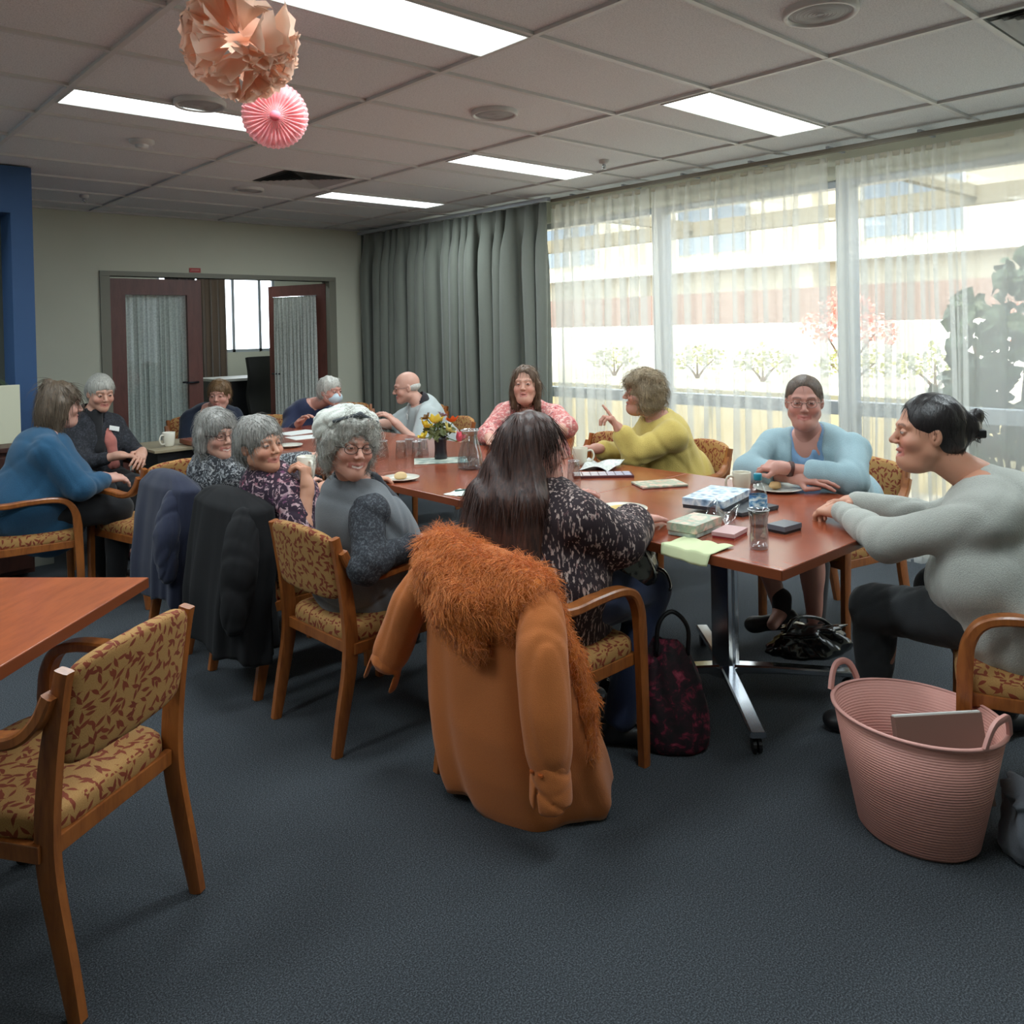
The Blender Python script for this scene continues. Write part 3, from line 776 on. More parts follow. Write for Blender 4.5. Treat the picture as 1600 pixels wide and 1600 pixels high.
food('cake_piece', 3.39, 1.96, TZ + .024, .026, 5, 'half-eaten cake piece on the plate by the folded arms', 'cake', M['crumb'])
plate(2.60, 2.19, 'white plate with a yellowish slice near the hand of the long-haired person', .105)
food('cake_slice', 2.58, 2.18, TZ + .018, .05, 8, 'flat yellow slice on the plate by the long-haired person', 'cake', plain('custard_yellow', S(200, 170, 90), .5), (1.2, .8, .25))
plate(2.46, 4.55, 'white plate right behind the raised mug'); plate(2.62, 5.05, 'white plate farther along, behind the grey-haired head in florals', .09)

def tumbler(x, y, lab, h=.1, r=.034, up=True, group='clear drinking glasses'):
    o = thing('drinking_glass', lab, 'glass', (x, y, TZ), 0, group)
    m = MB(); k = 1 if up else -1; z = lambda a: (a if up else h - a)
    pr = [(.001, z(.006)), (r * .72, z(.006)), (r * .78, z(.0)), (r * .82, z(.004)), (r * .92, z(h * .5)), (r, z(h)), (r * .96, z(h)), (r * .88, z(h * .5)), (r * .74, z(.014)), (.001, z(.012))]
    m.lathe(pr, n=24); m.build('tumbler', M['glass'], o, smooth=True)
    m = MB(); rr = r if up else r * .8
    m.lathe([(rr, z(h) if up else h), (rr + .0015, (z(h) if up else h) - .001), (rr, (z(h) if up else h) - .003), (rr - .0015, (z(h) if up else h) - .001), (rr, z(h) if up else h)], n=24)
    m.build('rim', M['glass_rim'], o, smooth=True)
    return o
M['glass_rim'] = plain('glass_rim', (.85, .88, .9), .1, 0, Alpha=.6)
gl = 'drinking glass in the cluster by the flower vase, '
for (x, y), w_ in zip(((2.78, 4.18), (2.84, 4.08), (2.90, 4.0), (2.93, 4.12), (2.98, 4.05)), ('leftmost of the cluster', 'second from the left', 'nearest to the viewer', 'behind the nearest', 'rightmost of the cluster')):
    tumbler(x, y, gl + w_, up=False)
tumbler(2.93, 2.88, 'upside-down drinking glass beside the cheek of the long-haired person, left one', up=False); tumbler(2.97, 2.80, 'upside-down drinking glass by the long-haired person, right one', up=False)
# large plastic cup beside the bottle
o = thing('plastic_cup', 'tall clear plastic cup standing at the near table corner', 'cup', (2.47, 1.49, TZ))
m = MB(); m.lathe([(.001, .006), (.024, .006), (.028, 0), (.031, .006), (.031, .05), (.028, .08), (.033, .12), (.035, .135), (.033, .135), (.031, .12), (.026, .08), (.029, .05), (.029, .01), (.001, .008)], n=28); m.build('cup_wall', M['glass'], o, smooth=True)
m = MB(); m.lathe([(.035, .135), (.0365, .134), (.035, .132), (.0335, .134), (.035, .135)], n=28); m.build('rim', M['glass_rim'], o, smooth=True)
# water bottle
o = thing('water_bottle', 'small clear water bottle with a teal cap and blue label', 'bottle', (2.75, 1.66, TZ))
m = MB(); m.lathe([(.001, .004), (.028, 0), (.032, .008), (.032, .05), (.030, .06), (.0325, .07), (.0325, .12), (.03, .135), (.02, .158), (.0125, .168), (.0125, .18)], n=28); m.build('bottle_body', M['glass'], o, smooth=True)
m = MB(); m.lathe([(.0145, .172), (.0155, .174), (.0155, .193), (.014, .196), (.001, .196)], n=24, cap1=True); m.build('cap', plain('teal_cap', S(30, 130, 150), .4), o, smooth=True)
t = NT('bottle_label'); co = t.coord('Object', (30, 30, 60)); t.color(t.ramp(t.noise(co, 1.2, 2), [(.4, S(60, 110, 160)), (.5, S(120, 170, 200)), (.6, S(210, 225, 230))])); t.set(Roughness=.5)
m = MB(); m.lathe([(.0332, .072), (.0332, .118)], n=28); m.build('paper_label', t.m, o, smooth=True)

def box_game(name, x, y, z, rot, sx, sy, sz, lab, top, side, cat='box', pat=None):
    o = thing(name, lab, cat, (x, y, z), rot)
    m = MB(); m.box(-sx / 2, sx / 2, -sy / 2, sy / 2, 0, sz * .6); m.build('tray', side, o, bevel=.001)
    m = MB(); m.box(-sx / 2 - .002, sx / 2 + .002, -sy / 2 - .002, sy / 2 + .002, sz * .35, sz); m.build('lid', top, o, bevel=.001)
    return o
def printed(name, cols, sc=(20, 20, 20)):
    t = NT(name); co = t.coord('Object', sc)
    v = t.n('ShaderNodeTexVoronoi'); t.l(co, v.inputs['Vector']); v.inputs['Scale'].default_value = 1.0
    n_ = t.noise(co, 1.4, 3); f = t.math('ADD', t.math('MULTIPLY', v.outputs[0], .5), t.math('MULTIPLY', n_, .6))
    st = [(.25 + .5 * i / (len(cols) - 1), c) for i, c in enumerate(cols)]
    t.color(t.ramp(f, st)); t.set(Roughness=.35); return t.m
M['pr_blue'] = printed('blue_white_print', [S(70, 100, 130), S(150, 180, 205), S(220, 228, 232), S(110, 140, 165)])
M['pr_pink'] = printed('pink_cream_print', [S(200, 150, 130), S(226, 204, 184), S(150, 170, 150), S(214, 180, 160)])
M['pr_green'] = printed('green_grey_print', [S(90, 110, 100), S(160, 176, 166), S(216, 216, 200)])
box_game('puzzle_box', 2.92, 1.95, TZ + .018, R(12), .30, .17, .042, 'blue and white printed puzzle box on the near table, on top of another box', M['pr_blue'], plain('dark_box_side', S(50, 54, 60), .5))
box_game('puzzle_box', 2.95, 1.84, TZ, R(-8), .22, .15, .018, 'thin black box under the blue and white puzzle box', plain('black_card', S(48, 52, 58), .5), M['black_plastic'])
box_game('card_pack', 2.52, 1.78, TZ + .002, R(6), .19, .11, .045, 'pink and cream printed box nearest the long-haired person\'s hand', M['pr_pink'], M['pr_green'])
box_game('card_pack', 2.56, 1.66, TZ, R(10), .12, .08, .022, 'flat red box behind the pink and cream box', plain('red_card_top', S(190, 150, 150), .4), plain('red_card', S(150, 40, 44), .5))
box_game('phone_box', 2.75, 1.555, TZ, R(-5), .10, .07, .028, 'small black box right of the clear plastic cup', plain('grey_lid', S(90, 96, 104), .3), M['black_plastic'])
box_game('notebook', 3.15, 2.42, TZ, R(-30), .22, .15, .012, 'flat pinkish book lying in the middle of the table', M['pr_pink'], plain('book_edge', S(120, 80, 80), .6), 'book')
# open board-like tray with rows of cards
o = thing('card_tray', 'dark shallow tray with rows of pale cards beside the newspaper', 'tray', (3.16, 2.78, TZ), R(-43))
m = MB(); m.box(-.15, .15, -.06, .06, 0, .012); m.build('base', plain('maroon_tray', S(92, 48, 50), .4), o, bevel=.002)
for r_ in range(2):
    for k in range(7):
        m = MB(); x = -.143 + k * .041; y = -.055 + r_ * .056; m.box(x, x + .036, y, y + .05, .012, .0145)
        m.build('card', plain('card_%d' % k, S(205 - 6 * k, 190 - 4 * k, 184), .5) if r_ == 0 else bpy.data.materials['card_%d' % k], o)

def crumpled(name, x, y, z, rot, sx, sy, h, seed, lab, mat, cat, thick=.0015, drop=None, n=22, fr=18):
    rnd = np.random.RandomState(seed); ks = rnd.normal(size=(5, 2)) * fr; ph = rnd.rand(5) * 6; rows = []
    for i in range(n + 1):
        row = []
        for j in range(n + 1):
            u, v = (i / n - .5), (j / n - .5)
            hh = abs(sum(math.sin(ks[k] @ np.array([u * sx, v * sy]) * 2 + ph[k]) for k in range(5))) / 4 * h
            px, py, pz = u * sx, v * sy, hh + .001
            if drop is not None: px, py, pz = drop(u, v, px, py, pz)
            row.append((px, py, pz))
        rows.append(row)
    m = MB(); m.rings(rows, close=False, cap0=False, cap1=False)
    o = m.build(name, mat, None, smooth=True, fix=False, loc=(x, y, z)); o.rotation_euler = (0, 0, rot)
    sm = o.modifiers.new('s', 'SOLIDIFY'); sm.thickness = thick; sm.offset = 1
    tag(o, lab, cat); return o
crumpled('newspaper', 3.36, 2.96, TZ, R(30), .26, .2, .06, 4, 'crumpled newspaper between the cream mug and the card tray', printed('newsprint', [S(130, 136, 136), S(206, 210, 206), S(226, 228, 222)], (60, 60, 60)), 'newspaper', fr=8)
M['napkin'] = plain('pale_green_paper_napkin', S(206, 214, 170), .9)
def dropf(u, v, px, py, pz):
    lim = -.035
    if py < lim: d = lim - py; return px * (1 - 1.6 * d) , lim - .012 - .02 * math.sin(d * 20), pz - max(0, d - .01)
    return px, py, pz
o = crumpled('napkin', 2.345, 1.66, TZ, R(-90), .2, .17, .012, 9, 'pale green paper napkin hanging over the near table edge', M['napkin'], 'napkin', drop=dropf)
crumpled('folded_napkin', 2.40, 2.98, TZ, R(15), .13, .1, .006, 12, 'white folded napkin with a dark stripe at the table edge', plain('white_napkin', S(214, 226, 216), .9), 'napkin')
o = tag(link('pen', (lambda m: (m.tube([(-.05, 0, .0), (.05, 0, .0)], .004), m.mesh('pen'))[1])(MB()), plain('dark_pen', S(60, 90, 84), .4), None, (2.42, 2.97, TZ + .014)), 'dark green pen lying on the folded white napkin', 'pen')
o.rotation_euler = (0, 0, R(-20))
crumpled('clear_wrapper', 2.72, 1.80, TZ, R(20), .14, .12, .07, 17, 'clear crinkled plastic wrapper beside the puzzle boxes', M['glass'], 'wrapper')
for (x, y, r_, sx, sy, lab) in ((3.05, 5.72, 10, .30, .21, 'white sheet of paper on the farthest table, left one'), (2.98, 5.42, -6, .30, .21, 'white sheet of paper nearer, overlapping the seam of the tables')):
    m = MB(); m.box(-sx / 2, sx / 2, -sy / 2, sy / 2, 0, .002); o = m.build('paper_sheet', M['paper'], None, loc=(x, y, TZ)); o.rotation_euler = (0, 0, R(r_)); tag(o, lab, 'paper', 'white papers')
o = box_game('placemat', 2.92, 3.80, TZ, R(-36), .30, .21, .004, 'pale printed placemat under the flower vase', M['pr_green'], M['paper'], 'placemat')
o = box_game('dark_case', 3.33, 5.32, TZ, R(30), .17, .07, .025, 'dark red-brown case in front of the bald person', plain('brown_case', S(80, 40, 34), .5), M['dark_wood'], 'case')
# jug
o = thing('glass_jug', 'clear glass water jug beside the flower vase', 'jug', (2.86, 3.46, TZ))
pr = [(.001, .006), (.055, .006), (.066, 0), (.073, .012), (.073, .03), (.062, .09), (.046, .15), (.041, .175), (.046, .205), (.050, .212)]
m = MB(); m.lathe(pr + [(r_ - .003, z_ + .001) for r_, z_ in pr[::-1][:-2]] + [(.001, .012)], n=36); m.build('jug_wall', M['glass'], o, smooth=True)
m = MB(); m.lathe([(.050, .212), (.052, .210), (.050, .207), (.047, .210), (.050, .212)], n=36); m.build('rim', M['glass_rim'], o, smooth=True)
m = MB(); m.tube(smooth_path([(-.03, -.033, .18), (-.06, -.065, .17), (-.065, -.07, .1), (-.043, -.045, .08)], 5), .006); m.build('handle', M['glass'], o, smooth=True)
m = MB(); m.lathe([(.001, .013), (.06, .013), (.067, .03), (.061, .06), (.001, .06)], n=32); m.build('water', glassy('water', (.9, .94, .95), .03), o, smooth=True)
# vase with flowers
o = thing('flower_vase', 'dark vase on the placemat in the middle of the long table', 'vase', (2.96, 3.85, TZ + .004))
m = MB(); m.lathe([(.001, .002), (.036, 0), (.038, .01), (.034, .06), (.036, .11), (.037, .13), (.033, .13), (.031, .11), (.001, .02)], n=28); m.build('vase_body', plain('black_glazed', S(34, 32, 38), .25), o, smooth=True)
def flower(x, y, z, r, colr, lab, seed, petals=7, cup=.5, center=None):
    f_ = thing('flower', lab, 'flower', (2.96 + x, 3.85 + y, TZ + z), 0, 'flowers in the dark vase')
    rnd = random.Random(seed); tilt = Matrix.Rotation(rnd.uniform(-.6, .6), 3, 'X') @ Matrix.Rotation(rnd.uniform(-.6, .6), 3, 'Y')
    m = MB()
    for k in range(petals):
        a = k * 2 * math.pi / petals; rows = []
        for i in range(6):
            u = i / 5; row = []
            for j in range(5):
                v = (j - 2) / 2; w_ = math.sin(math.pi * min(1, u * .85 + .12)) * .42 * r
                rr = u * r; p = Vector((math.cos(a) * rr - math.sin(a) * v * w_, math.sin(a) * rr + math.cos(a) * v * w_, cup * r * (u ** 1.5) + .12 * r * v * v)); row.append(tuple(tilt @ p))
            rows.append(row)
        m.rings(rows, close=False, cap0=False, cap1=False)
    m.build('petals', plain('petal_%d' % seed, colr, .6, Subsurface_Weight=0), f_, smooth=True, fix=False)
    m = MB(); m.lathe([(.001, -.002), (r * .2, .0), (r * .2, r * .2), (.001, r * .26)], n=10); m.build('flower_centre', plain('centre_%d' % seed, center or S(150, 110, 40), .8), f_, smooth=True)
    m = MB(); m.tube([(0, 0, 0), (-x * .5, -y * .5, -z * .5 + .07), (-x * .9, -y * .9, -z + .1)], .003); m.build('stem', M['stem'], f_)
M['stem'] = plain('green_stem', S(84, 110, 60), .6)
fl = [(-.08, .04, .19, .045, S(236, 200, 60), 'yellow flower at the left of the vase'), (-.02, .02, .21, .05, S(245, 214, 84), 'yellow flower in the middle of the vase, upper'),
      (.02, -.04, .165, .045, S(240, 224, 130), 'pale yellow flower leaning towards the viewer'), (.07, -.03, .21, .042, S(238, 96, 34), 'orange flower at the right of the vase'),
      (-.05, .06, .235, .035, S(120, 90, 60), 'brownish flower at the back of the vase'), (.03, .02, .245, .03, S(140, 120, 150), 'mauve flower at the top of the vase'), (.075, -.065, .10, .036, S(226, 90, 110), 'pink tulip drooping beside the vase'),
      (-.095, .03, .13, .038, S(220, 190, 50), 'small yellow flower low on the left')]
for i, (x, y, z, r_, c_, lab) in enumerate(fl): flower(x, y, z, r_, c_, lab, i, 6 + i % 3, .7 if i != 6 else 1.6)
m = leaf_cloud((0, 0, .16), (.10, .10, .05), 60, .05, 5, .5); o = m.build('flower_foliage', leafmat('bouquet_leaf', S(70, 84, 44), S(110, 110, 60)), None, fix=False, loc=(2.96, 3.85, TZ)); tag(o, 'green and brown leaves filling the flower vase', 'leaves', kind='stuff')

# small round side table with mug near the door
o = thing('side_table', 'small dark side table with a pale top by the door', 'table', (2.32, 6.16, 0))
m = MB(); m.box(-.28, .28, -.28, .28, .68, .70); m.build('tabletop', plain('beige_top', S(150, 138, 112), .5), o, bevel=.003)
m = MB(); m.box(-.25, .25, -.25, .25, .12, .68); m.build('cabinet_body', M['black_plastic'], o)
for sx in (-1, 1):
    for sy in (-1, 1):
        m = MB(); m.box(sx * .23 - .015, sx * .23 + .015, sy * .23 - .015, sy * .23 + .015, 0, .12); m.build('leg', M['black_plastic'], o)
mug(2.20, 6.05, R(200), 'white mug on the side table by the door', z=.70, r=.045, h=.1)

# ---------------------------------------------------------------- floor things
# pink tub
t = NT('pink_woven_plastic'); co = t.coord('Object')
sx = t.n('ShaderNodeSeparateXYZ'); t.l(co, sx.inputs[0])
ang = t.math('ARCTAN2', sx.outputs[1], sx.outputs[0])
row = t.math('MULTIPLY', sx.outputs[2], 120.0)
rs = t.math('SINE', t.math('MULTIPLY', row, 6.2832)); cs = t.math('SINE', t.math('ADD', t.math('MULTIPLY', ang, 90), t.math('MULTIPLY', t.math('FLOOR', row), 3.14159)))
h = t.math('MULTIPLY', rs, t.math('ADD', .75, t.math('MULTIPLY', cs, .25)))
t.bump(h, .4, .0025); t.color(S(212, 152, 140)); t.set(Roughness=.5); M['tub'] = t.m
M['tub_in'] = plain('pink_plastic', S(212, 156, 146), .5)
tub = thing('plastic_tub', 'pink woven-look plastic tub with two handles on the carpet', 'tub', (2.49, 1.00, 0))
BR0, BR1, BH, BSY = .168, .236, .35, .86
ta = R(82)
m = MB(); pr = [(.001, .004), (BR0 * .93, .0), (BR0, .012), (BR0 + (BR1 - BR0) * .5, BH * .5), (BR1, BH)]
m.lathe(pr, n=72, sx=1.0, sy=BSY, cap0=False); o = m.build('tub_wall', M['tub'], tub, smooth=True); o.rotation_euler = (0, 0, ta)
sm = o.modifiers.new('s', 'SOLIDIFY'); sm.thickness = .004; sm.offset = -1
m = MB(); m.lathe([(BR1 - .004, BH - .006), (BR1 + .006, BH - .004), (BR1 + .007, BH + .002), (BR1, BH + .005), (BR1 - .006, BH + .002)], n=72, sx=1, sy=BSY); o = m.build('rim', M['tub_in'], tub, smooth=True); o.rotation_euler = (0, 0, ta)
for s in (-1, 1):
    m = MB(); a0 = .33; pts = []
    for k in range(17):
        u = k / 16 * 2 - 1; a = u * a0; zz = BH + .002 + .066 * (1 - abs(u) ** 3.0)
        rr = BR1 + .004 + (.006 if s > 0 else 0)
        pts.append((s * rr * math.cos(a), rr * BSY * math.sin(a), zz))
    m.sweep(pts, (0, 0, 0) if 0 else (s, 0, 0), .012, .018); o = m.build('handle', M['tub_in'], tub, auto=40); o.rotation_euler = (0, 0, ta)
o = thing('folder', 'grey-brown folder standing inside the pink tub', 'folder', (2.46, .90, .12), R(-38))
m = MB(); m.box(-.13, .13, -.012, .012, 0, .245); m.build('cover', plain('folder_cover', S(122, 96, 86), .5), o, bevel=.001)
m = MB(); m.box(-.128, .128, -.007, .007, .244, .249); m.build('pages', M['paper'], o)
o.rotation_euler = (R(-14), 0, R(-38))

def pouch(name, lab, cat, loc, rx, ry, h, seed, mat, lean=(0, 0), pinch=.55, amp=.1, n=40, folds=7, rot=0, top=.95):
    """soft bag: lofted closed shape with folds"""
    rnd = np.random.RandomState(seed); ph = rnd.rand(6) * 6; rs = []
    prof = [(0.0, .80), (.03, .95), (.15, 1.04), (.4, 1.0), (.65, .88), (.85, .72), (.95, pinch), (1.0, pinch * .7)]
    for i in range(25):
        v = i / 24; z = v
        r_ = np.interp(v, [p[0] for p in prof], [p[1] for p in prof])
        ring = []
        for j in range(n):
            a = 2 * math.pi * j / n; k = 1 + amp * (math.sin(folds * a + ph[0] + 3 * v) * .5 + math.sin(3 * a + ph[1] - 4 * v) * .5 + .5 * math.sin(11 * a + 9 * v + ph[2])) * (.3 + v)
            ring.append((rx * r_ * k * math.cos(a) + lean[0] * v, ry * r_ * k * math.sin(a) + lean[1] * v, h * z * (1 + .06 * math.sin(2 * a + ph[3])) if i else 0))
        rs.append(ring)
    m = MB(); m.rings(rs, True, True, True)
    o = thing(name, lab, cat, loc, rot)
    m.build('bag_body', mat, o, smooth=True); return o
t = NT('dark_floral_cloth'); co = t.coord('Object'); v = t.n('ShaderNodeTexVoronoi'); v.inputs['Scale'].default_value = 26; t.l(co, v.inputs['Vector']); n_ = t.noise(co, 30, 3, .6, 1)
t.color(t.ramp(t.math('MULTIPLY_ADD', n_, .7, t.math('MULTIPLY', v.outputs[0], .25)), [(.38, S(20, 14, 18)), (.5, S(44, 14, 26)), (.58, S(110, 24, 48)), (.68, S(150, 60, 80))])); t.set(Roughness=.7); t.bump(n_, .3, .004)
hb = pouch('tote_bag', 'dark red floral tote bag slumped beside the table leg', 'bag', (2.38, 1.78, 0), .12, .075, .36, 3, t.m, lean=(-.02, .03), rot=R(-45))
m = MB(); m.tube(smooth_path([(-.06, 0, .33), (-.05, .0, .44), (.0, .01, .48), (.05, 0, .43), (.05, 0, .33)], 5), .008); m.build('strap', M['black_plastic'], hb, smooth=True)
M['patent'] = plain('glossy_black_leather', S(16, 16, 18), .18, Coat_Weight=.6)
hb = pouch('handbag', 'glossy black bag lying under the table on the steel base', 'bag', (3.27, 1.74, .10), .17, .09, .11, 8, M['patent'], amp=.22, rot=R(-30), pinch=.8)
m = MB(); m.tube(smooth_path([(-.12, 0, .08), (-.05, .03, .14), (.08, .05, .12), (.15, 0, .06)], 5), .008); m.build('strap', M['patent'], hb, smooth=True)
hb = pouch('lap_bag', 'glossy black handbag on the lap of the long-haired person', 'bag', (2.33, 1.93, .56), .10, .07, .17, 12, M['patent'], amp=.12, rot=R(-30), pinch=.85)
m = MB(); m.tube(smooth_path([(.09, .02, .05), (.14, .02, .02), (.15, 0, -.03), (.1, -.01, -.02)], 5), .012); m.build('strap', M['patent'], hb, smooth=True)
M['grey_cloth'] = cloth('grey_jersey', S(104, 108, 116))
hb = pouch('cloth_bag', 'crumpled grey cloth bag on the carpet at the right edge', 'bag', (2.62, .74, 0), .11, .08, .17, 21, M['grey_cloth'], amp=.2, rot=R(20), pinch=.9)

# ---------------------------------------------------------------- bodies: smooth-blended volumes turned into meshes
def V3(*a): return np.array(a, float)
def nrm(v): v = np.array(v, float); return v / (np.linalg.norm(v) + 1e-12)
class Vol:
    def __init__(s, disp=None): s.p = []; s.disp = disp
    def cap(s, a, b, ra, rb=None, k=.02, sub=False):
        s.p.append(('c', np.array(a, float), np.array(b, float), ra, ra if rb is None else rb, k, sub)); return s
    def ell(s, c, r, M_=None, k=.02, sub=False):
        s.p.append(('e', np.array(c, float), np.array(r, float), np.eye(3) if M_ is None else np.array(M_, float), None, k, sub)); return s
    def box(s, c, h, M_=None, rd=.01, k=.02, sub=False):
        s.p.append(('b', np.array(c, float), np.array(h, float), np.eye(3) if M_ is None else np.array(M_, float), rd, k, sub)); return s
    @staticmethod
    def d(p, X):
        if p[0] == 'c':
            _, a, b, ra, rb, _, _ = p; ab = b - a; t = np.clip(((X - a) @ ab) / (ab @ ab + 1e-12), 0, 1)
            return np.linalg.norm(X - a - t[:, None] * ab, axis=1) - (ra + (rb - ra) * t)
        if p[0] == 'e':
            _, c, r, Mm, _, _, _ = p; q = (X - c) @ Mm
            k0 = np.linalg.norm(q / r, axis=1); k1 = np.linalg.norm(q / (r * r), axis=1)
            return np.where(k0 < 1e-6, -r.min(), k0 * (k0 - 1) / (k1 + 1e-9))
        _, c, h, Mm, rd, _, _ = p; q = np.abs((X - c) @ Mm) - (h - rd)
        return np.linalg.norm(np.maximum(q, 0), axis=1) + np.minimum(q.max(1), 0) - rd
    def ev(s, X, idx=None):
        D = np.full(len(X), 10.0)
        for i in (range(len(s.p)) if idx is None else idx):
            p = s.p[i]; d = s.d(p, X); k = p[5]
            if p[6]:
                h = np.clip(.5 - .5 * (D + d) / k, 0, 1); D = D * (1 - h) - d * h + k * h * (1 - h)
            else:
                h = np.clip(.5 + .5 * (d - D) / k, 0, 1); D = d * (1 - h) + D * h - k * h * (1 - h)
        if s.disp is not None: D = D + s.disp(X)
        return D
    def mesh(s, h, n=12):
        lo, hi = np.full(3, 9e9), np.full(3, -9e9)
        for p in s.p:
            if p[6]: continue
            if p[0] == 'c': r = max(p[3], p[4]); a = np.minimum(p[1], p[2]) - r; b = np.maximum(p[1], p[2]) + r
            else: r = np.linalg.norm(p[2]) if p[0] == 'b' else p[2].max(); a = p[1] - r; b = p[1] + r
            lo = np.minimum(lo, a); hi = np.maximum(hi, b)
        lo -= .035 + 2 * h; hi += .035 + 2 * h
        nb = np.ceil((hi - lo) / (h * n)).astype(int); N = nb * n
        g = [lo[i] + (np.arange(nb[i]) + .5) * n * h - h / 2 for i in range(3)]
        C = np.stack(np.meshgrid(*g, indexing='ij'), -1).reshape(-1, 3)
        D = s.ev(C); rad = n * h * .87 + .025
        A = np.where(np.broadcast_to(D.reshape(nb)[:, None, :, None, :, None] > 0, (nb[0], n, nb[1], n, nb[2], n)), 1., -1.).astype(np.float32).reshape(N)
        act = np.where(np.abs(D) < rad * 1.15)[0]
        if len(act):
            pd = np.stack([s.d(p, C[act]) for p in s.p], 1)
            un = np.array([not p[6] for p in s.p]); mn = np.where(un, pd, 9).min(1)
            r1 = np.arange(n) * h; L = np.stack(np.meshgrid(r1, r1, r1, indexing='ij'), -1).reshape(-1, 3)
            for q, bi in enumerate(act):
                ix = np.unravel_index(bi, nb); o = lo + np.array(ix) * n * h
                keep = [i for i in range(len(s.p)) if (pd[q, i] < mn[q] + 2 * rad + .05 if un[i] else pd[q, i] < rad + .05)]
                A[ix[0] * n:ix[0] * n + n, ix[1] * n:ix[1] * n + n, ix[2] * n:ix[2] * n + n] = s.ev(o + L, keep).reshape(n, n, n)
        A[0] = A[-1] = 1; A[:, 0] = A[:, -1] = 1; A[:, :, 0] = A[:, :, -1] = 1
        return nets(A, lo, h)

def nets(A, lo, h):
    ins = A < 0; n = [k - 1 for k in A.shape]
    c8 = [(i, j, k) for i in (0, 1) for j in (0, 1) for k in (0, 1)]
    cnt = sum(ins[i:i + n[0], j:j + n[1], k:k + n[2]].astype(np.int8) for i, j, k in c8)
    cells = np.argwhere((cnt > 0) & (cnt < 8))
    vals = np.stack([A[cells[:, 0] + i, cells[:, 1] + j, cells[:, 2] + k] for i, j, k in c8], 1)
    P = np.zeros((len(cells), 3)); W = np.zeros(len(cells))
    for a in range(8):
        for b in range(a + 1, 8):
            ca, cb = np.array(c8[a]), np.array(c8[b])
            if abs(ca - cb).sum() != 1: continue
            va, vb = vals[:, a], vals[:, b]; m = (va < 0) != (vb < 0)
            t = np.where(m, va / (va - vb + 1e-12), 0)
            P[m] += ca + t[m, None] * (cb - ca); W[m] += 1
    P = P / W[:, None] + cells
    idx = -np.ones(n, np.int64); idx[cells[:, 0], cells[:, 1], cells[:, 2]] = np.arange(len(cells))
    F = []
    for ax in range(3):
        u, v = (ax + 1) % 3, (ax + 2) % 3
        sl0 = [slice(1, -1)] * 3; sl1 = [slice(1, -1)] * 3; sl0[ax] = slice(0, -1); sl1[ax] = slice(1, None)
        a, b = ins[tuple(sl0)], ins[tuple(sl1)]
        for flip, mm in ((False, a & ~b), (True, ~a & b)):
            e = np.argwhere(mm); off = np.ones(3, int); off[ax] = 0; e = e + off
            du = np.zeros(3, int); du[u] = 1; dv = np.zeros(3, int); dv[v] = 1
            q = [idx[tuple((e - du - dv).T)], idx[tuple((e - dv).T)], idx[tuple(e.T)], idx[tuple((e - du).T)]]
            q = np.stack(q, 1)
            F.append(q[:, ::-1] if flip else q)
    F = np.concatenate(F); F = F[(F >= 0).all(1)]
    return lo + P * h, F

def wrinkle(seed, amp=.005, freq=16, stretch=(1, 1, .6)):
    """cloth folds: broad undulation plus narrower creases along warped planes"""
    rnd = np.random.RandomState(seed); K = rnd.normal(size=(8, 3)); K /= np.linalg.norm(K, axis=1)[:, None]; K = K * np.array(stretch)
    f = freq * (.6 + .8 * rnd.rand(8)); ph = rnd.rand(8) * 6; W = rnd.normal(size=(3, 3)) * 6; G = rnd.normal(size=(8, 3)) * 7
    def fn(X):
        Y = X + .035 * np.sin(X @ W + ph[:3]); o = 0
        for k in range(3): o = o + .5 * np.sin((Y @ K[k]) * f[k] * 1.2 + ph[k])
        for k in range(3, 8):
            c = np.exp(-(np.sin((Y @ K[k]) * f[k] * 1.5 + ph[k]) / .33) ** 2); o = o - c * np.clip(.55 + .8 * np.sin(Y @ G[k] + ph[k]), 0, 1.2)
        return -amp * .8 * o
    return fn
def bumpy(seed, amp=.004, freq=90, axis=None):
    rnd = np.random.RandomState(seed); K = rnd.normal(size=(6, 3)) * freq * .6
    if axis is not None: K = K - .85 * (K @ axis)[:, None] * axis
    ph = rnd.rand(6) * 6
    return lambda X: amp * np.sin(X @ K.T + ph).sum(1) / 3

def npmesh(name, parts, origin, cols=None):
    """join (verts, faces) parts into one mesh, relative to origin"""
    vs = []; fs = []; b = 0
    for v, f in parts:
        vs.append(v - origin); fs.append((f, b)); b += len(v)
    me = bpy.data.meshes.new(name); V = np.concatenate(vs)
    quads = [f + o for f, o in fs if f.shape[1] == 4]; tris = [f + o for f, o in fs if f.shape[1] == 3]
    nq = sum(len(q) for q in quads); nt = sum(len(q) for q in tris)
    me.vertices.add(len(V)); me.vertices.foreach_set('co', V.astype(np.float32).ravel())
    li = np.concatenate([q.ravel() for q in quads] + [q.ravel() for q in tris])
    me.loops.add(len(li)); me.loops.foreach_set('vertex_index', li.astype(np.int32))
    st = np.concatenate([np.arange(nq) * 4, nq * 4 + np.arange(nt) * 3]).astype(np.int32)
    me.polygons.add(nq + nt); me.polygons.foreach_set('loop_start', st)
    me.update(calc_edges=True)
    if cols is not None:
        at = me.color_attributes.new('Col', 'FLOAT_COLOR', 'POINT')
        c = np.concatenate([np.concatenate(cols), np.ones((len(V), 1))], 1); at.data.foreach_set('color', c.astype(np.float32).ravel())
    return me

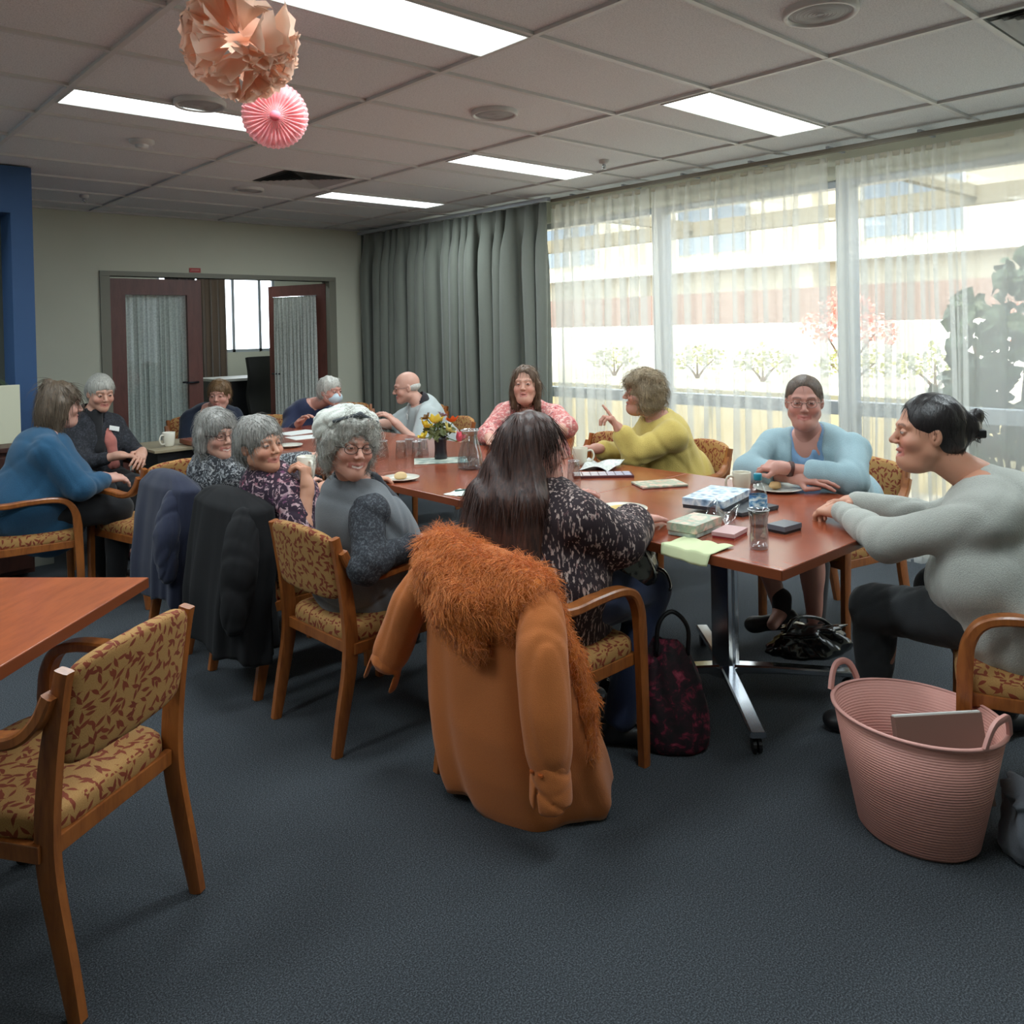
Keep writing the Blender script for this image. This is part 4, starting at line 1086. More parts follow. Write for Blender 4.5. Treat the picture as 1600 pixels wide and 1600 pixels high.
def strands(V, F, n, length, width, flow, seed, curl=.3, lift=.15, segs=4, mask=None, droop=0.0, jit=.35):
    """thin tapered tubes rooted on a surface, following flow(points, normals)"""
    rnd = np.random.RandomState(seed)
    T = V[F[:, 0]]; nn = np.cross(V[F[:, 1]] - T, V[F[:, 2]] - T); ar = np.linalg.norm(nn, axis=1) + 1e-12
    if mask is not None: ar = ar * mask(T)
    if ar.sum() <= 0: return np.zeros((0, 3)), np.zeros((0, 4), int)
    k = rnd.choice(len(F), n, p=ar / ar.sum()); N = nn[k] / np.linalg.norm(nn[k], axis=1)[:, None]
    a, b = rnd.rand(n, 1), rnd.rand(n, 1); P = (V[F[k, 0]] * (1 - a) + V[F[k, 1]] * a) * (1 - b) + (V[F[k, 3]] * (1 - a) + V[F[k, 2]] * a) * b
    P = P - N * width
    D = flow(P, N); D = D + jit * rnd.normal(size=D.shape); D = D - N * (D * N).sum(1)[:, None]; D /= np.linalg.norm(D, axis=1)[:, None] + 1e-9
    D = D + N * lift; L = length * (.6 + .8 * rnd.rand(n, 1)); ph = rnd.rand(n, 1) * 6.28; S1 = np.cross(N, D)
    rings = []
    for i in range(segs + 1):
        t = i / segs; c = P + D * L * t + curl * L * .35 * (S1 * np.sin(ph + 5 * t) - S1 * np.sin(ph) + N * (np.cos(ph + 4 * t) - np.cos(ph)) * .4) + np.array([0, 0, -1]) * droop * L * t * t
        w = width * (1 - t * .85)
        for q in range(3):
            an = q * 2.094; rings.append(c + w * (math.cos(an) * S1 + math.sin(an) * N))
    R_ = np.stack(rings, 1); base = (np.arange(n) * (segs + 1) * 3)[:, None]
    Fs = []
    for i in range(segs):
        for q in range(3):
            q2 = (q + 1) % 3; Fs.append(np.concatenate([base + i * 3 + q, base + i * 3 + q2, base + (i + 1) * 3 + q2, base + (i + 1) * 3 + q], 1))
    return R_.reshape(-1, 3), np.concatenate(Fs)

# skin, hair and cloth materials
def skinmat():
    t = NT('skin'); a = t.n('ShaderNodeVertexColor', layer_name='Col'); co = t.coord('Object')
    t.color(t.mix(t.math('MULTIPLY', t.noise(co, 60, 3), .22), a.outputs[0], S(196, 120, 100)))
    t.bump(t.noise(co, 400, 2), .08, .001); t.set(Roughness=.48); t.b.inputs['Subsurface Weight'].default_value = .06; t.b.inputs['Subsurface Radius'].default_value = (.01, .004, .002)
    return t.m
M['skin'] = skinmat()
def hairmat(name, c1, c2, rough=.5, scale=(160, 160, 14)):
    t = NT(name); co = t.coord('Object', scale); f = t.noise(co, 1, 3, .6)
    t.color(t.mix(t.math('MULTIPLY_ADD', f, 2.2, -.6), c1, c2)); t.bump(f, .5, .003); t.set(Roughness=rough); return t.m
def spotted(name, base, spots, scale, lo=.5, hi=.56, stretch=(1, 1, 1), dist=1.5, rough=.85):
    t = NT(name); co = t.coord('Object', stretch); f = t.noise(co, scale, 2, .5, dist); c = t.noise(co, scale * .7, 1)
    m = t.ramp(f, [(lo, (0, 0, 0)), (hi, (1, 1, 1))]); cc = t.ramp(c, [(.3 + .4 * i / max(1, len(spots) - 1), s_) for i, s_ in enumerate(spots)])
    w = t.noise(t.coord('Object'), 350, 2); t.color(t.mix(m, base, cc)); t.bump(w, .25, .003); t.set(Roughness=rough); return t.m

def frame(look, tilt=0.0):
    """head or body axes from a look direction: right, forward, up (columns)"""
    f = nrm(look); r = nrm(np.cross(f, (0, 0, 1))); u = np.cross(r, f)
    c, s = math.cos(tilt), math.sin(tilt); return np.stack([c * r + s * u, f, c * u - s * r], 1)

def hand(v, w, d, n, side, curl=(.5, .6, .4), spread=.12, size=1.0, point=False, thumb=.7):
    """w wrist, d along the hand, n back-of-hand normal, side=+1 thumb on +lateral"""
    d = nrm(d); n = nrm(n - d * np.dot(n, d)); l = np.cross(d, n) * side
    z = size
    v.box(w + d * .045 * z, (V3(.036, .046, .013) * z), np.stack([l, d, n], 1), .012, .012)
    v.cap(w - d * .02, w + d * .02, .024 * z, .026 * z, .02)
    lens = (.042, .047, .043, .034)
    for i in range(4):
        off = (.028 - .0185 * i) * z; b = w + d * .082 * z + l * off - d * (.004 if i in (0, 2) else .012 if i == 3 else 0)
        dd = nrm(d + l * spread * (1.5 - i)); L = lens[i] * z; c = curl
        if point and i == 0: c = (.05, .05, .05)
        ang = 0; p = b
        for s_ in range(3):
            ang += c[s_]; e = p + (dd * math.cos(ang) - n * math.sin(ang)) * L * (1, .62, .5)[s_]
            v.cap(p, e, (.0092, .0084, .0078)[s_] * z, (.0084, .0078, .0068)[s_] * z, .004); p = e
    b = w + d * .02 * z + l * .026 * z - n * .004
    e = b + (d * .55 + l * .75 - n * .2) * .04 * z; v.cap(b, e, .0135 * z, .0105 * z, .008)
    e2 = e + nrm(d * 1.0 + l * (.35 - thumb) - n * .25) * .034 * z; v.cap(e, e2, .0105 * z, .009 * z, .004)
    e3 = e2 + nrm(d * 1.0 - l * (thumb * .6) - n * .3) * .026 * z; v.cap(e2, e3, .009 * z, .0075 * z, .004)

def ik(s, w, lu, ll, pole):
    s = np.array(s, float); w = np.array(w, float); v = w - s; d = np.linalg.norm(v); d2 = min(d, (lu + ll) * .995)
    a = (lu * lu - ll * ll + d2 * d2) / (2 * d2); h = math.sqrt(max(0, lu * lu - a * a)); u = v / d
    p = np.array(pole, float); p = nrm(p - u * np.dot(p, u)); return s + u * a * (d / d2) + p * h

def person(lab, hip, neck, head, look, face, arms=None, b=1.0, tilt=0, skin=(206, 156, 132), sex='f', knees=None, ankles=None, res=.009, hres=.0035, smile=0, browc=None, mask_on=False, legs_skin=False, neckline=None, shw=None, mouth_open=0):
    """hip, neck (base), head centre in world metres; face = body facing (xy). returns dict with frames used by the clothing"""
    hip, neck, head = V3(*hip), V3(*neck), V3(*head)
    fb = nrm(V3(face[0], face[1], 0)); rb = V3(fb[1], -fb[0], 0); up = nrm(neck - hip); fwd = nrm(fb - up * np.dot(fb, up)); BM = np.stack([rb, fwd, up], 1)
    H = frame(look, tilt); org = V3(hip[0], hip[1], 0)
    o = thing('person', lab, 'person', tuple(org))
    sw = shw or (.165 + .02 * (b - 1)) * (1.1 if sex == 'm' else 1)
    sh = {s: neck - up * .088 + rb * s * sw for s in (-1, 1)}
    arms = arms or {}
    A = {}
    for s in (-1, 1):
        a = arms.get(s, {}); wr = V3(*a['w']) if 'w' in a else hip + fb * .3 + rb * s * .12 + V3(0, 0, .12)
        el = V3(*a['e']) if 'e' in a else ik(sh[s], wr, .275, .245, a.get('pole', rb * s * .6 - V3(0, 0, 1) - fb * .3))
        dd = a.get('d', tuple(wr - el)); nn = a.get('n', (0, 0, 1)); A[s] = (el, wr, V3(*dd), V3(*nn), a)
    kn = {s: V3(*knees[s]) if knees and s in knees else hip + fb * .42 + rb * s * .13 + V3(0, 0, -.04) for s in (-1, 1)}
    an = {s: V3(*ankles[s]) if ankles and s in ankles else V3(kn[s][0], kn[s][1], .09) - fb * .02 for s in (-1, 1)}
    for s in (-1, 1):
        if not (knees and s in knees): kn[s][2] = .50
    sk = np.array(S(*skin))
    bw = 1 + (b - 1)
    # torso and legs
    v = Vol()
    v.ell(hip + V3(0, 0, .05), (.165 * bw, .12 * bw, .12), BM); v.ell(hip * .6 + neck * .4 + fwd * .02 * bw, (.145 * bw, .11 * bw, .17), BM, .05); v.ell(hip * .28 + neck * .72, (.15 * bw, .10 * bw, .16), BM, .05)
    v.cap(sh[-1], sh[1], .045, .045, .05); v.cap(neck - up * .02, neck * .5 + sh[1] * .5, .045, .035, .04); v.cap(neck - up * .02, neck * .5 + sh[-1] * .5, .045, .035, .04)
    for s in (-1, 1):
        el, wr = A[s][0], A[s][1]
        v.cap(sh[s], el, .045 * bw ** .5, .037 * bw ** .4, .03)
        v.cap(hip + rb * s * .085 + V3(0, 0, .0), kn[s], .082 * bw ** .6, .056 * bw ** .4, .03); v.cap(kn[s], an[s], .052 * bw ** .4, .034, .025)
        cf = kn[s] * .68 + an[s] * .32 - fb * .018; v.ell(cf, (.047, .05, .10), None, .03)
        v.cap(an[s], an[s] - V3(0, 0, .035) + fb * .10, .034, .026, .02)
    body = v.mesh(res)
    # head
    def hp(x, y, z): return head + H @ V3(x, y, z)
    v = Vol(); wd_ = 1.0 + .10 * (b - 1)
    v.ell(hp(0, -.018, .032), (.076, .094, .084), H); v.ell(hp(0, .012, -.028), (.064 * wd_, .070, .084), H, .03)
    v.cap(hp(-.046 * wd_, .0, -.062), hp(0, .055, -.094), .024, .024, .03); v.cap(hp(.046 * wd_, .0, -.062), hp(0, .055, -.094), .024, .024, .03)
    v.ell(hp(0, .064, -.096), (.020, .018, .016), H, .02)
    for s in (-1, 1):
        v.ell(hp(s * .038 * wd_, .050, -.036 + .004 * smile), (.027, .027 + .003 * smile, .024), H, .02)
        v.cap(hp(s * .012, .078, .020), hp(s * .042, .064, .021), .011, .010, .014)
    if b > 1.15: v.ell(hp(0, .025, -.108), (.05, .045, .028), H, .03)
    for s in (-1, 1): v.ell(hp(s * .031, .088, .002), (.017, .013, .0115), H, .010, True)
    v.cap(hp(0, .076, .010), hp(0, .102, -.030), .0075, .011, .010); v.ell(hp(.0105, .093, -.035), (.0085, .010, .007), H, .006); v.ell(hp(-.0105, .093, -.035), (.0085, .010, .007), H, .006)
    v.ell(hp(.007, .100, -.0415), (.0035, .005, .004), H, .003, True); v.ell(hp(-.007, .100, -.0415), (.0035, .005, .004), H, .003, True)
    lw = .022 + .006 * smile; lz = -.066; cz = .005 * smile
    v.cap(hp(-lw, .070, lz + cz), hp(0, .083, lz + .003), .004, .0068, .006); v.cap(hp(lw, .070, lz + cz), hp(0, .083, lz + .003), .004, .0068, .006)
    v.cap(hp(-lw, .069, lz - .006 + cz), hp(0, .081, lz - .010 - .012 * mouth_open), .004, .0075, .006); v.cap(hp(lw, .069, lz - .006 + cz), hp(0, .081, lz - .010 - .012 * mouth_open), .004, .0075, .006)
    v.cap(hp(-lw * .95, .079, lz - .003 + cz), hp(0, .090, lz - .0035 - .005 * mouth_open), .0018, .0022 + .006 * mouth_open, .003, True); v.cap(hp(lw * .95, .079, lz - .003 + cz), hp(0, .090, lz - .0035 - .005 * mouth_open), .0018, .0022 + .006 * mouth_open, .003, True)
    for s in (-1, 1):
        c_, s_ = math.cos(.35), math.sin(.35); EM = H @ np.array([[c_, s * s_, 0], [-s * s_, c_, 0], [0, 0, 1]]).T
        v.ell(hp(s * .077, -.012, -.010), (.009, .0165, .028), EM, .008); v.ell(hp(s * .0845, -.006, -.006), (.006, .0085, .016), EM, .004, True); v.ell(hp(s * .0835, -.004, -.010), (.004, .004, .008), EM, .003)
        # eyelids and eyeballs
        v.ell(hp(s * .031, .0735, -.0005), (.0138, .0125, .0125), H, .002)
    nb_ = hp(0, -.026, -.065)
    v.cap(nb_, neck + fb * .005, .051 * (1 + .12 * (b - 1)) * (1.06 if sex == 'm' else 1), .055 * bw ** .3, .02); v.cap(neck, neck - up * .08 - fb * .0, .054, .062, .03)
    if neckline: v.ell(neck - up * .075 + fwd * .045, (.095, .055, .075), BM, .03)
    hv, hf = v.mesh(hres, 14)
    q = (hv - head) @ H; col = np.tile(sk, (len(hv), 1)); x, y, z = q[:, 0], q[:, 1], q[:, 2]
    def blend(m, c): col[:] = col * (1 - m[:, None]) + np.array(c) * m[:, None]
    blend(np.clip(1 - ((np.abs(x) - .042) / .03) ** 2 - ((z + .035) / .03) ** 2, 0, 1) * (y > 0) * .35, S(214, 126, 110))
    blend(((np.abs(x) < lw + .003) & (np.abs(z - lz + .003 - cz * np.abs(x) / lw) < .0105 + .006 * mouth_open) & (y > .066)) * .75, S(176, 96, 90))
    if mouth_open or smile > 1: blend(((np.abs(x) < lw * .7) & (np.abs(z - lz + .004 - cz * (x / lw) ** 2) < .0036) & (y > .06)) * .8, S(214, 204, 190) if smile > 1 else S(90, 40, 40))
    bc = browc or (110, 86, 66); blend(((np.abs(np.abs(x) - .030) < .018) & (np.abs(z - .021 - .004 * np.cos((np.abs(x) - .03) * 90)) < .0042) & (y > .055)) * .65, S(*bc))
    ex = (np.abs(x) - .031) / .0128; ez = (z + .0005) / (.0046 - .0008 * min(smile, 1.5)); ee = ex ** 2 + ez ** 2; inn = (ee < 1) & (y > .068)
    blend(((ee < 1.9) & (y > .066)) * .45, S(110, 66, 56)); blend(inn * 1.0, S(176, 168, 162)); blend(((((np.abs(x) - .031) / .0066) ** 2 + ((z) / .0066) ** 2 < 1) & inn) * 1.0, S(50, 42, 40))
    parts = [body, (hv, hf)]; cols = [np.tile(sk, (len(body[0]), 1)), col]
    for s in (-1, 1):
        el, wr, d_, n_, a = A[s]
        if a.get('hide'): continue
        v = Vol(); v.cap(el, wr, .038 * bw ** .35, .026, .02); v.ell(el * .7 + wr * .3, (.04, .04, .04), None, .03)
        hand(v, wr, d_, n_, a.get('side', 1), a.get('curl', (.35, .45, .3)), a.get('spread', .1), a.get('size', 1.0 if sex == 'f' else 1.08), a.get('point', False), a.get('thumb', .7))
        hm = v.mesh(max(.0028, hres * .85), 14); parts.append(hm); cols.append(np.tile(sk, (len(hm[0]), 1)))
    me = npmesh('body', parts, org, cols); link('body', me, M['skin'], o)
    return dict(o=o, org=org, hip=hip, neck=neck, head=head, H=H, BM=BM, fb=fb, rb=rb, up=up, fwd=fwd, sh=sh, A=A, kn=kn, an=an, b=b, bw=bw, hp=hp, sex=sex, res=res, hres=hres)

def volume_child(P, name, v, mat, res=None, hairs=None, label=None):
    m_ = v.mesh(res or P['res']); parts = [m_]
    if hairs:
        for hk in hairs: parts.append(strands(m_[0], m_[1], **hk))
    o = link(name, npmesh(name, parts, P['org']), mat, P['o'])
    if label: o['label'] = label
    return o

def garment(P, name, mat, off=.012, sleeve=1.0, hem=-.10, cuff=.0, collar=.062, vneck=0, seed=1, open_front=0, amp=.004, bust=1.0, belly=0.0, freq=15, sl_r=1.0, res=None, label=None, sleeveless=False, crew_tilt=.0, extra=None):
    v = Vol(wrinkle(seed, amp, freq)); b = P['bw']; hip, neck, fwd, up, rb, BM = P['hip'], P['neck'], P['fwd'], P['up'], P['rb'], P['BM']
    v.ell(hip + V3(0, 0, .055), (.178 * b + off, .135 * b + off, .14), BM); v.ell(hip * .62 + neck * .38 + fwd * (.025 * b + belly * .5), (.165 * b + off, .13 * b + off + belly, .18), BM, .06)
    v.ell(hip * .3 + neck * .7, (.158 * b ** .8 + off, .112 * b + off, .17), BM, .06)
    if bust and P['sex'] == 'f':
        for s in (-1, 1): v.ell(hip * .42 + neck * .58 + fwd * .085 * b + rb * s * .075 * b, (.072 * b * bust, .062 * b * bust, .068 * bust * b), BM, .05)
    v.cap(P['sh'][-1], P['sh'][1], .05 + off * .5, None, .05)
    for s in (-1, 1): v.cap(neck - up * .015, P['sh'][s] + up * .012, .05 + off * .4, .042 + off * .5, .03)
    if hem: v.cap(hip + V3(0, 0, .02) - P['fb'] * .03, hip + V3(0, 0, hem * .3) + P['fb'] * .08, .15 * b + off, .13 * b + off, .05)
    if not sleeveless:
        for s in (-1, 1):
            el, wr = P['A'][s][0], P['A'][s][1]; a, c = .050 * b ** .4 + off * .85, .043 * b ** .4 + off * .85
            a *= sl_r; c *= sl_r
            if sleeve <= .5: e = P['sh'][s] * (1 - sleeve * 2) + el * sleeve * 2; v.cap(P['sh'][s], e, a, c, .035)
            else:
                v.cap(P['sh'][s], el, a, c, .035); f = (sleeve - .5) * 2 * .93; e = el * (1 - f) + wr * f; v.cap(el, e, c, (.030 + off * .8) * sl_r + cuff, .03)
    if extra: extra(v)
    # neck opening
    c = neck + fwd * (.012 + crew_tilt) + up * .03
    v.cap(neck + up * .012 + fwd * .012, neck + up * .13 + fwd * .035, collar, collar + .012, .012, True)
    if vneck: v.cap(neck + fwd * .06, neck - up * vneck + fwd * (.11 * b + .04), collar * .75, .012, .015, True)
    if open_front: v.box(hip * .5 + neck * .5 + fwd * .2, (open_front, .19, .34), BM, .01, .015, True)
    return volume_child(P, name, v, mat, res, label=label)

def trousers(P, mat, off=.012, to=.98, name='trousers', seed=3, amp=.004, flare=.0, res=None):
    v = Vol(wrinkle(seed, amp, 14)); b = P['bw']; hip = P['hip']
    v.ell(hip + V3(0, 0, .03), (.172 * b + off, .125 * b + off, .115), P['BM'])
    for s in (-1, 1):
        k, a = P['kn'][s], P['an'][s]; e = k * (1 - to) + a * to
        v.cap(hip + P['rb'] * s * .09, k, .088 * b ** .6 + off, .062 * b ** .4 + off, .03); v.cap(k, e, .060 * b ** .4 + off, .044 + off + flare, .025)
    return volume_child(P, name, v, mat, res)
def shoes(P, mat, only=(-1, 1), dirs=None, name='shoe'):
    for s in only:
        v = Vol(); a = P['an'][s]; d = nrm(V3(*dirs[s])) if dirs else P['fb']; z = V3(a[0], a[1], a[2] - .09)
        v.cap(z + V3(0, 0, .045) - d * .04, z + V3(0, 0, .035) + d * .14, .042, .032, .02); v.ell(z + V3(0, 0, .035) + d * .13, (.045, .045, .032), None, .02); v.ell(z + V3(0, 0, .075) - d * .02, (.042, .045, .03), None, .02)
        v.box(z + V3(0, 0, -.1) , (.4, .4, .1), None, .002, .004, True); v.ell(a + V3(0, 0, .03), (.034, .034, .05), None, .006, True)
        volume_child(P, name, v, mat, .006)

def down(P, N): return np.tile(V3(0, 0, -1), (len(P), 1)) + N * 0
def hair(P, style, mat, seed=1, vol=0.0, n=900, length=.05, width=.0016, extra=None, fringe=True, curl=.5, res=None, amp=.003):
    H, hp = P['H'], P['hp']; up = H[:, 2]
    v = Vol(bumpy(seed, amp, {'curly': 95, 'wavy': 70}.get(style, 150), up if style not in ('curly', 'wavy') else None)); g = vol
    v.ell(hp(0, -.022, .038), (.083 + g, .101 + g, .088 + g), H)
    if style in ('short', 'bob', 'long', 'curly', 'wavy'): v.ell(hp(0, -.045, -.005), (.082 + g, .076 + g, .08 + g * .6), H, .03)
    if style in ('bob', 'wavy'):
        for s in (-1, 1): v.cap(hp(s * (.074 + g * .6), -.012, .0), hp(s * (.076 + g * .8), -.01, -.07), .024 + g * .4, .022 + g * .4, .03)
        v.ell(hp(0, -.06, -.05), (.075 + g, .055 + g, .06), H, .03)
    if extra: extra(v, hp, H)
    # face opening and ears
    fz = .012 if fringe else .0
    v.ell(hp(0, .100, -.040 - fz), (.064, .062, .112 - fz * 1.2), H, .014, True)
    if not fringe: v.ell(hp(0, .115, .035), (.060, .064, .066), H, .02, True); v.box(hp(0, .10, -.10), (.055, .07, .085), H, .03, .015, True)
    if style in ('short', 'crop', 'bun'):
        for s in (-1, 1): v.ell(hp(s * .092, .0, -.03), (.022, .032, .045), H, .008, True)
        v.box(hp(0, .02, -.135), (.12, .12, .06), H, .02, .02, True)
    def flow(X, N):
        q = (X - P['head']) @ H; crown = np.stack([q[:, 0] * .9, q[:, 1] + .05, np.zeros(len(q))], 1); t = np.clip((q[:, 2] - .03) / .08, 0, 1)[:, None]
        d = crown / (np.linalg.norm(crown, axis=1)[:, None] + 1e-6) * t + np.array([0, 0, -1]) * (1 - t * .7); return d @ H.T
    hs = [dict(n=n, length=length, width=width, flow=flow, seed=seed, curl=curl, lift=.12 if style in ('curly', 'wavy') else .03, jit={'curly': .9, 'wavy': .5}.get(style, .16), droop=.0 if style == 'curly' else .35)] if n else None
    return volume_child(P, 'hair', v, mat, res or max(.0035, P['hres']), hs)

def glasses(P, mat=None, r=(.023, .016), half=False):
    m = MB(); hp = P['hp']; o_ = P['org']
    for s in (-1, 1):
        pts = []
        for k in range(17):
            a = 2 * math.pi * k / 16; pts.append(hp(s * .032 + r[0] * abs(math.cos(a)) ** .8 * (1 if math.cos(a) > 0 else -1), .094 - .010 * abs(s * .032 + r[0] * math.cos(a)) / .05, -.004 + r[1] * math.sin(a)) - o_)
        m.tube(pts, .0013, 5)
        m.tube([hp(s * .054, .086, .002) - o_, hp(s * .078, .06, .002) - o_, hp(s * .083, -.005, .0) - o_], .0014, 5)
    m.tube([hp(-.009, .095, .0) - o_, hp(0, .098, .003) - o_, hp(.009, .095, .0) - o_], .0013, 5)
    return m.build('glasses', mat or M['glasses'], P['o'], smooth=True)
M['glasses'] = plain('dark_glasses_frame', S(52, 46, 44), .3, .4)
M['wire'] = plain('thin_wire_frame', S(150, 140, 130), .25, .9)
def badge(P, u, side=1, w=.03, h=.018, off=.13, roll=.1, upo=None):
    c = P['hip'] * (1 - u) + P['neck'] * u + P['fwd'] * off + P['rb'] * side * .08 - P['org']
    f = nrm(P['fwd'] + P['up'] * .35); r = nrm(P['rb'] + P['up'] * roll); r = nrm(r - f * np.dot(r, f)); q = np.cross(r, f)
    m = MB(); m.obox(c, r * w, q * h, f * .002); return m.build('name_badge', M['paper'], P['o'])

# ---------------------------------------------------------------- people
H_grey = hairmat('grey_hair', S(150, 148, 142), S(92, 90, 86)); H_white = hairmat('white_hair', S(214, 212, 204), S(160, 158, 150)); H_brown = hairmat('brown_hair', S(112, 84, 60), S(62, 46, 36))
H_dark = hairmat('black_brown_hair', S(40, 34, 34), S(18, 15, 17), .4); H_blond = hairmat('ash_blond_hair', S(170, 150, 118), S(108, 92, 72)); H_silver = hairmat('silver_hair', S(196, 194, 186), S(140, 138, 130))
H_long = hairmat('long_dark_hair', S(86, 56, 46), S(30, 20, 22), .42, (120, 120, 7)); H_mid = hairmat('mid_brown_hair', S(98, 78, 62), S(58, 46, 40)); H_saltpep = hairmat('salt_pepper_hair', S(176, 174, 168), S(84, 80, 76))
C_jeans = cloth('blue_jeans', S(40, 54, 88), S(26, 36, 62), 500); C_black = cloth('black_trouser_cloth', S(26, 27, 31)); C_char = cloth('charcoal_trouser_cloth', S(38, 41, 44))
M_shoe = plain('black_shoe_leather', S(24, 24, 26), .45)

# 1: grey sweater, near end of the table, profile
P = person('person in a light grey sweater, dark hair in a bun, at the near table end', (2.94, .76, .56), (2.92, .97, .975), (2.85, 1.10, 1.125), (-.58, .81, .02), (-.35, .94),
           arms={-1: dict(w=(2.965, 1.45, .79), e=(2.76, 1.19, .765), d=(.25, .9, -.05), n=(-.3, .1, 1), side=1, curl=(.5, .7, .4)), 1: dict(w=(3.10, 1.47, .80), e=(3.22, 1.18, .76), d=(-.75, .6, .0), n=(.2, .3, 1), side=-1, curl=(.45, .6, .4))},
           b=1.32, skin=(190, 138, 112), knees={-1: (2.86, 1.28, .50), 1: (3.22, 1.2, .5)}, ankles={-1: (2.93, 1.32, .09), 1: (3.30, 1.02, .09)}, res=.008, hres=.0028, smile=1.0, mouth_open=.9, browc=(50, 40, 36), shw=.20)
C = cloth('light_grey_knit', S(176, 178, 170), S(150, 152, 146), 260, .5, var=.05)
garment(P, 'sweater', C, off=.022, sleeve=1.0, collar=.056, seed=5, amp=.006, belly=.05, freq=14, sl_r=1.05, res=.0065)
trousers(P, C_char, .012, .97); shoes(P, M_shoe, dirs={-1: (-.2, 1, 0), 1: (.8, -.5, 0)})
def bun(v, hp, H):
    v.ell(hp(0, -.128, .02), (.042, .036, .045), H, .02); v.ell(hp(0, -.15, .055), (.026, .022, .024), H, .01); v.ell(hp(0, -.06, -.03), (.07, .06, .055), H, .03)
hair(P, 'bun', H_dark, 3, .002, 700, .03, .0012, bun, fringe=False, curl=.2, res=.003, amp=.002)
v = Vol(); hp = P['hp']; v.box(hp(0, -.155, .0), (.034, .018, .014), P['H'], .006, .004)
for k in range(5): v.cap(hp(-.03 + .015 * k, -.145, .012), hp(-.03 + .015 * k, -.155, -.03), .003, .002, .002)
volume_child(P, 'hair_claw', v, M['black_plastic'], .003)

# 2: pale blue cardigan, arms folded, facing the viewer
P = person('person in a pale blue cardigan with folded arms and short dark hair', (3.97, 1.98, .56), (3.73, 1.975, .965), (3.635, 1.945, 1.125), (-.88, -.47, -.03), (-.95, -.10),
           arms={1: dict(w=(3.44, 1.88, .80), e=(3.53, 2.17, .79), d=(.25, -.9, .05), n=(-.6, 0, .8), side=1, curl=(.2, .3, .2)), -1: dict(w=(3.40, 1.93, .845), e=(3.60, 1.71, .79), d=(.10, 1, .0), n=(-.5, -.1, .85), side=-1, curl=(.45, .5, .35), spread=.03)},
           b=1.24, skin=(186, 136, 122), knees={1: (3.50, 2.12, .50), -1: (3.50, 1.86, .50)}, ankles={1: (3.50, 2.0, .16), -1: (3.57, 1.87, .10)}, res=.008, hres=.0028, smile=.8, neckline=1, shw=.185, browc=(70, 56, 50))
C = cloth('pale_blue_tshirt', S(128, 164, 200), None, 400)
garment(P, 'shirt', C, off=.008, sleeve=.3, collar=.066, vneck=.06, seed=7, amp=.006, belly=.02, freq=15)
C = cloth('pale_aqua_cardigan', S(152, 178, 186), S(134, 160, 168), 260, .4, var=.05)
garment(P, 'cardigan', C, off=.024, sleeve=.80, collar=.075, vneck=.05, open_front=.065, seed=7, amp=.006, belly=.02, freq=15, sl_r=1.08, cuff=.006, res=.007)
trousers(P, cloth('beige_shorts', S(168, 150, 130)), .016, .12, name='shorts'); shoes(P, M_shoe, dirs={1: (-.7, .5, 0), -1: (-.9, -.1, 0)})
v = Vol(); v.cap(P['an'][-1] + V3(.02, 0, .28), P['an'][-1] + V3(0, 0, .03), .056, .042, .01); v.cap(P['an'][1] + V3(0, 0, .06), P['an'][1], .046, .042, .01); volume_child(P, 'sock', v, cloth('dark_sock', S(44, 40, 42)), .006)
hair(P, 'short', H_mid, 4, -.002, 500, .025, .0012, fringe=False, curl=.1, res=.003, amp=.002)
glasses(P, M['wire'])
v = MB(); w0, e0 = P['A'][-1][1] - P['org'], P['A'][-1][0] - P['org']; c = w0 * .88 + e0 * .12; ax = nrm(e0 - w0)
v.tube([c - ax * .011, c - ax * .009, c + ax * .009, c + ax * .011], [.033, .0355, .0355, .033], 20); v.build('watch', plain('brown_watch_strap', S(70, 40, 34), .5), P['o'], smooth=True)

# 3: yellow top, pointing
P = person('person in a mustard yellow top with fluffy blond hair, pointing a finger', (4.03, 2.98, .56), (3.89, 2.98, .955), (3.83, 3.055, 1.105), (-.66, .75, .05), (-.82, .57),
           arms={-1: dict(w=(3.56, 3.00, .915), e=(3.62, 2.95, .775), d=(-.25, .45, .85), n=(.5, -.5, .5), side=1, curl=(.9, 1.0, .6), point=True), 1: dict(w=(3.55, 3.16, .80), d=(-.3, 1, 0))},
           b=1.26, skin=(190, 140, 120), res=.009, hres=.0035, mouth_open=.3, shw=.19)
C = cloth('mustard_knit', S(202, 180, 98), S(178, 152, 78), 240, .5, var=.05)
def coll(v): pass
garment(P, 'top', C, off=.022, sleeve=.9, collar=.06, seed=8, amp=.007, belly=.05, freq=15, sl_r=1.15, cuff=.01)
trousers(P, C_char)
hair(P, 'wavy', H_blond, 5, .012, 1800, .045, .0016, lambda v, hp, H: [v.ell(hp(0, -.03, .075), (.075, .085, .07), H, .03), v.ell(hp(0, .045, .07), (.07, .05, .035), H, .03)], curl=1.3, amp=.006)

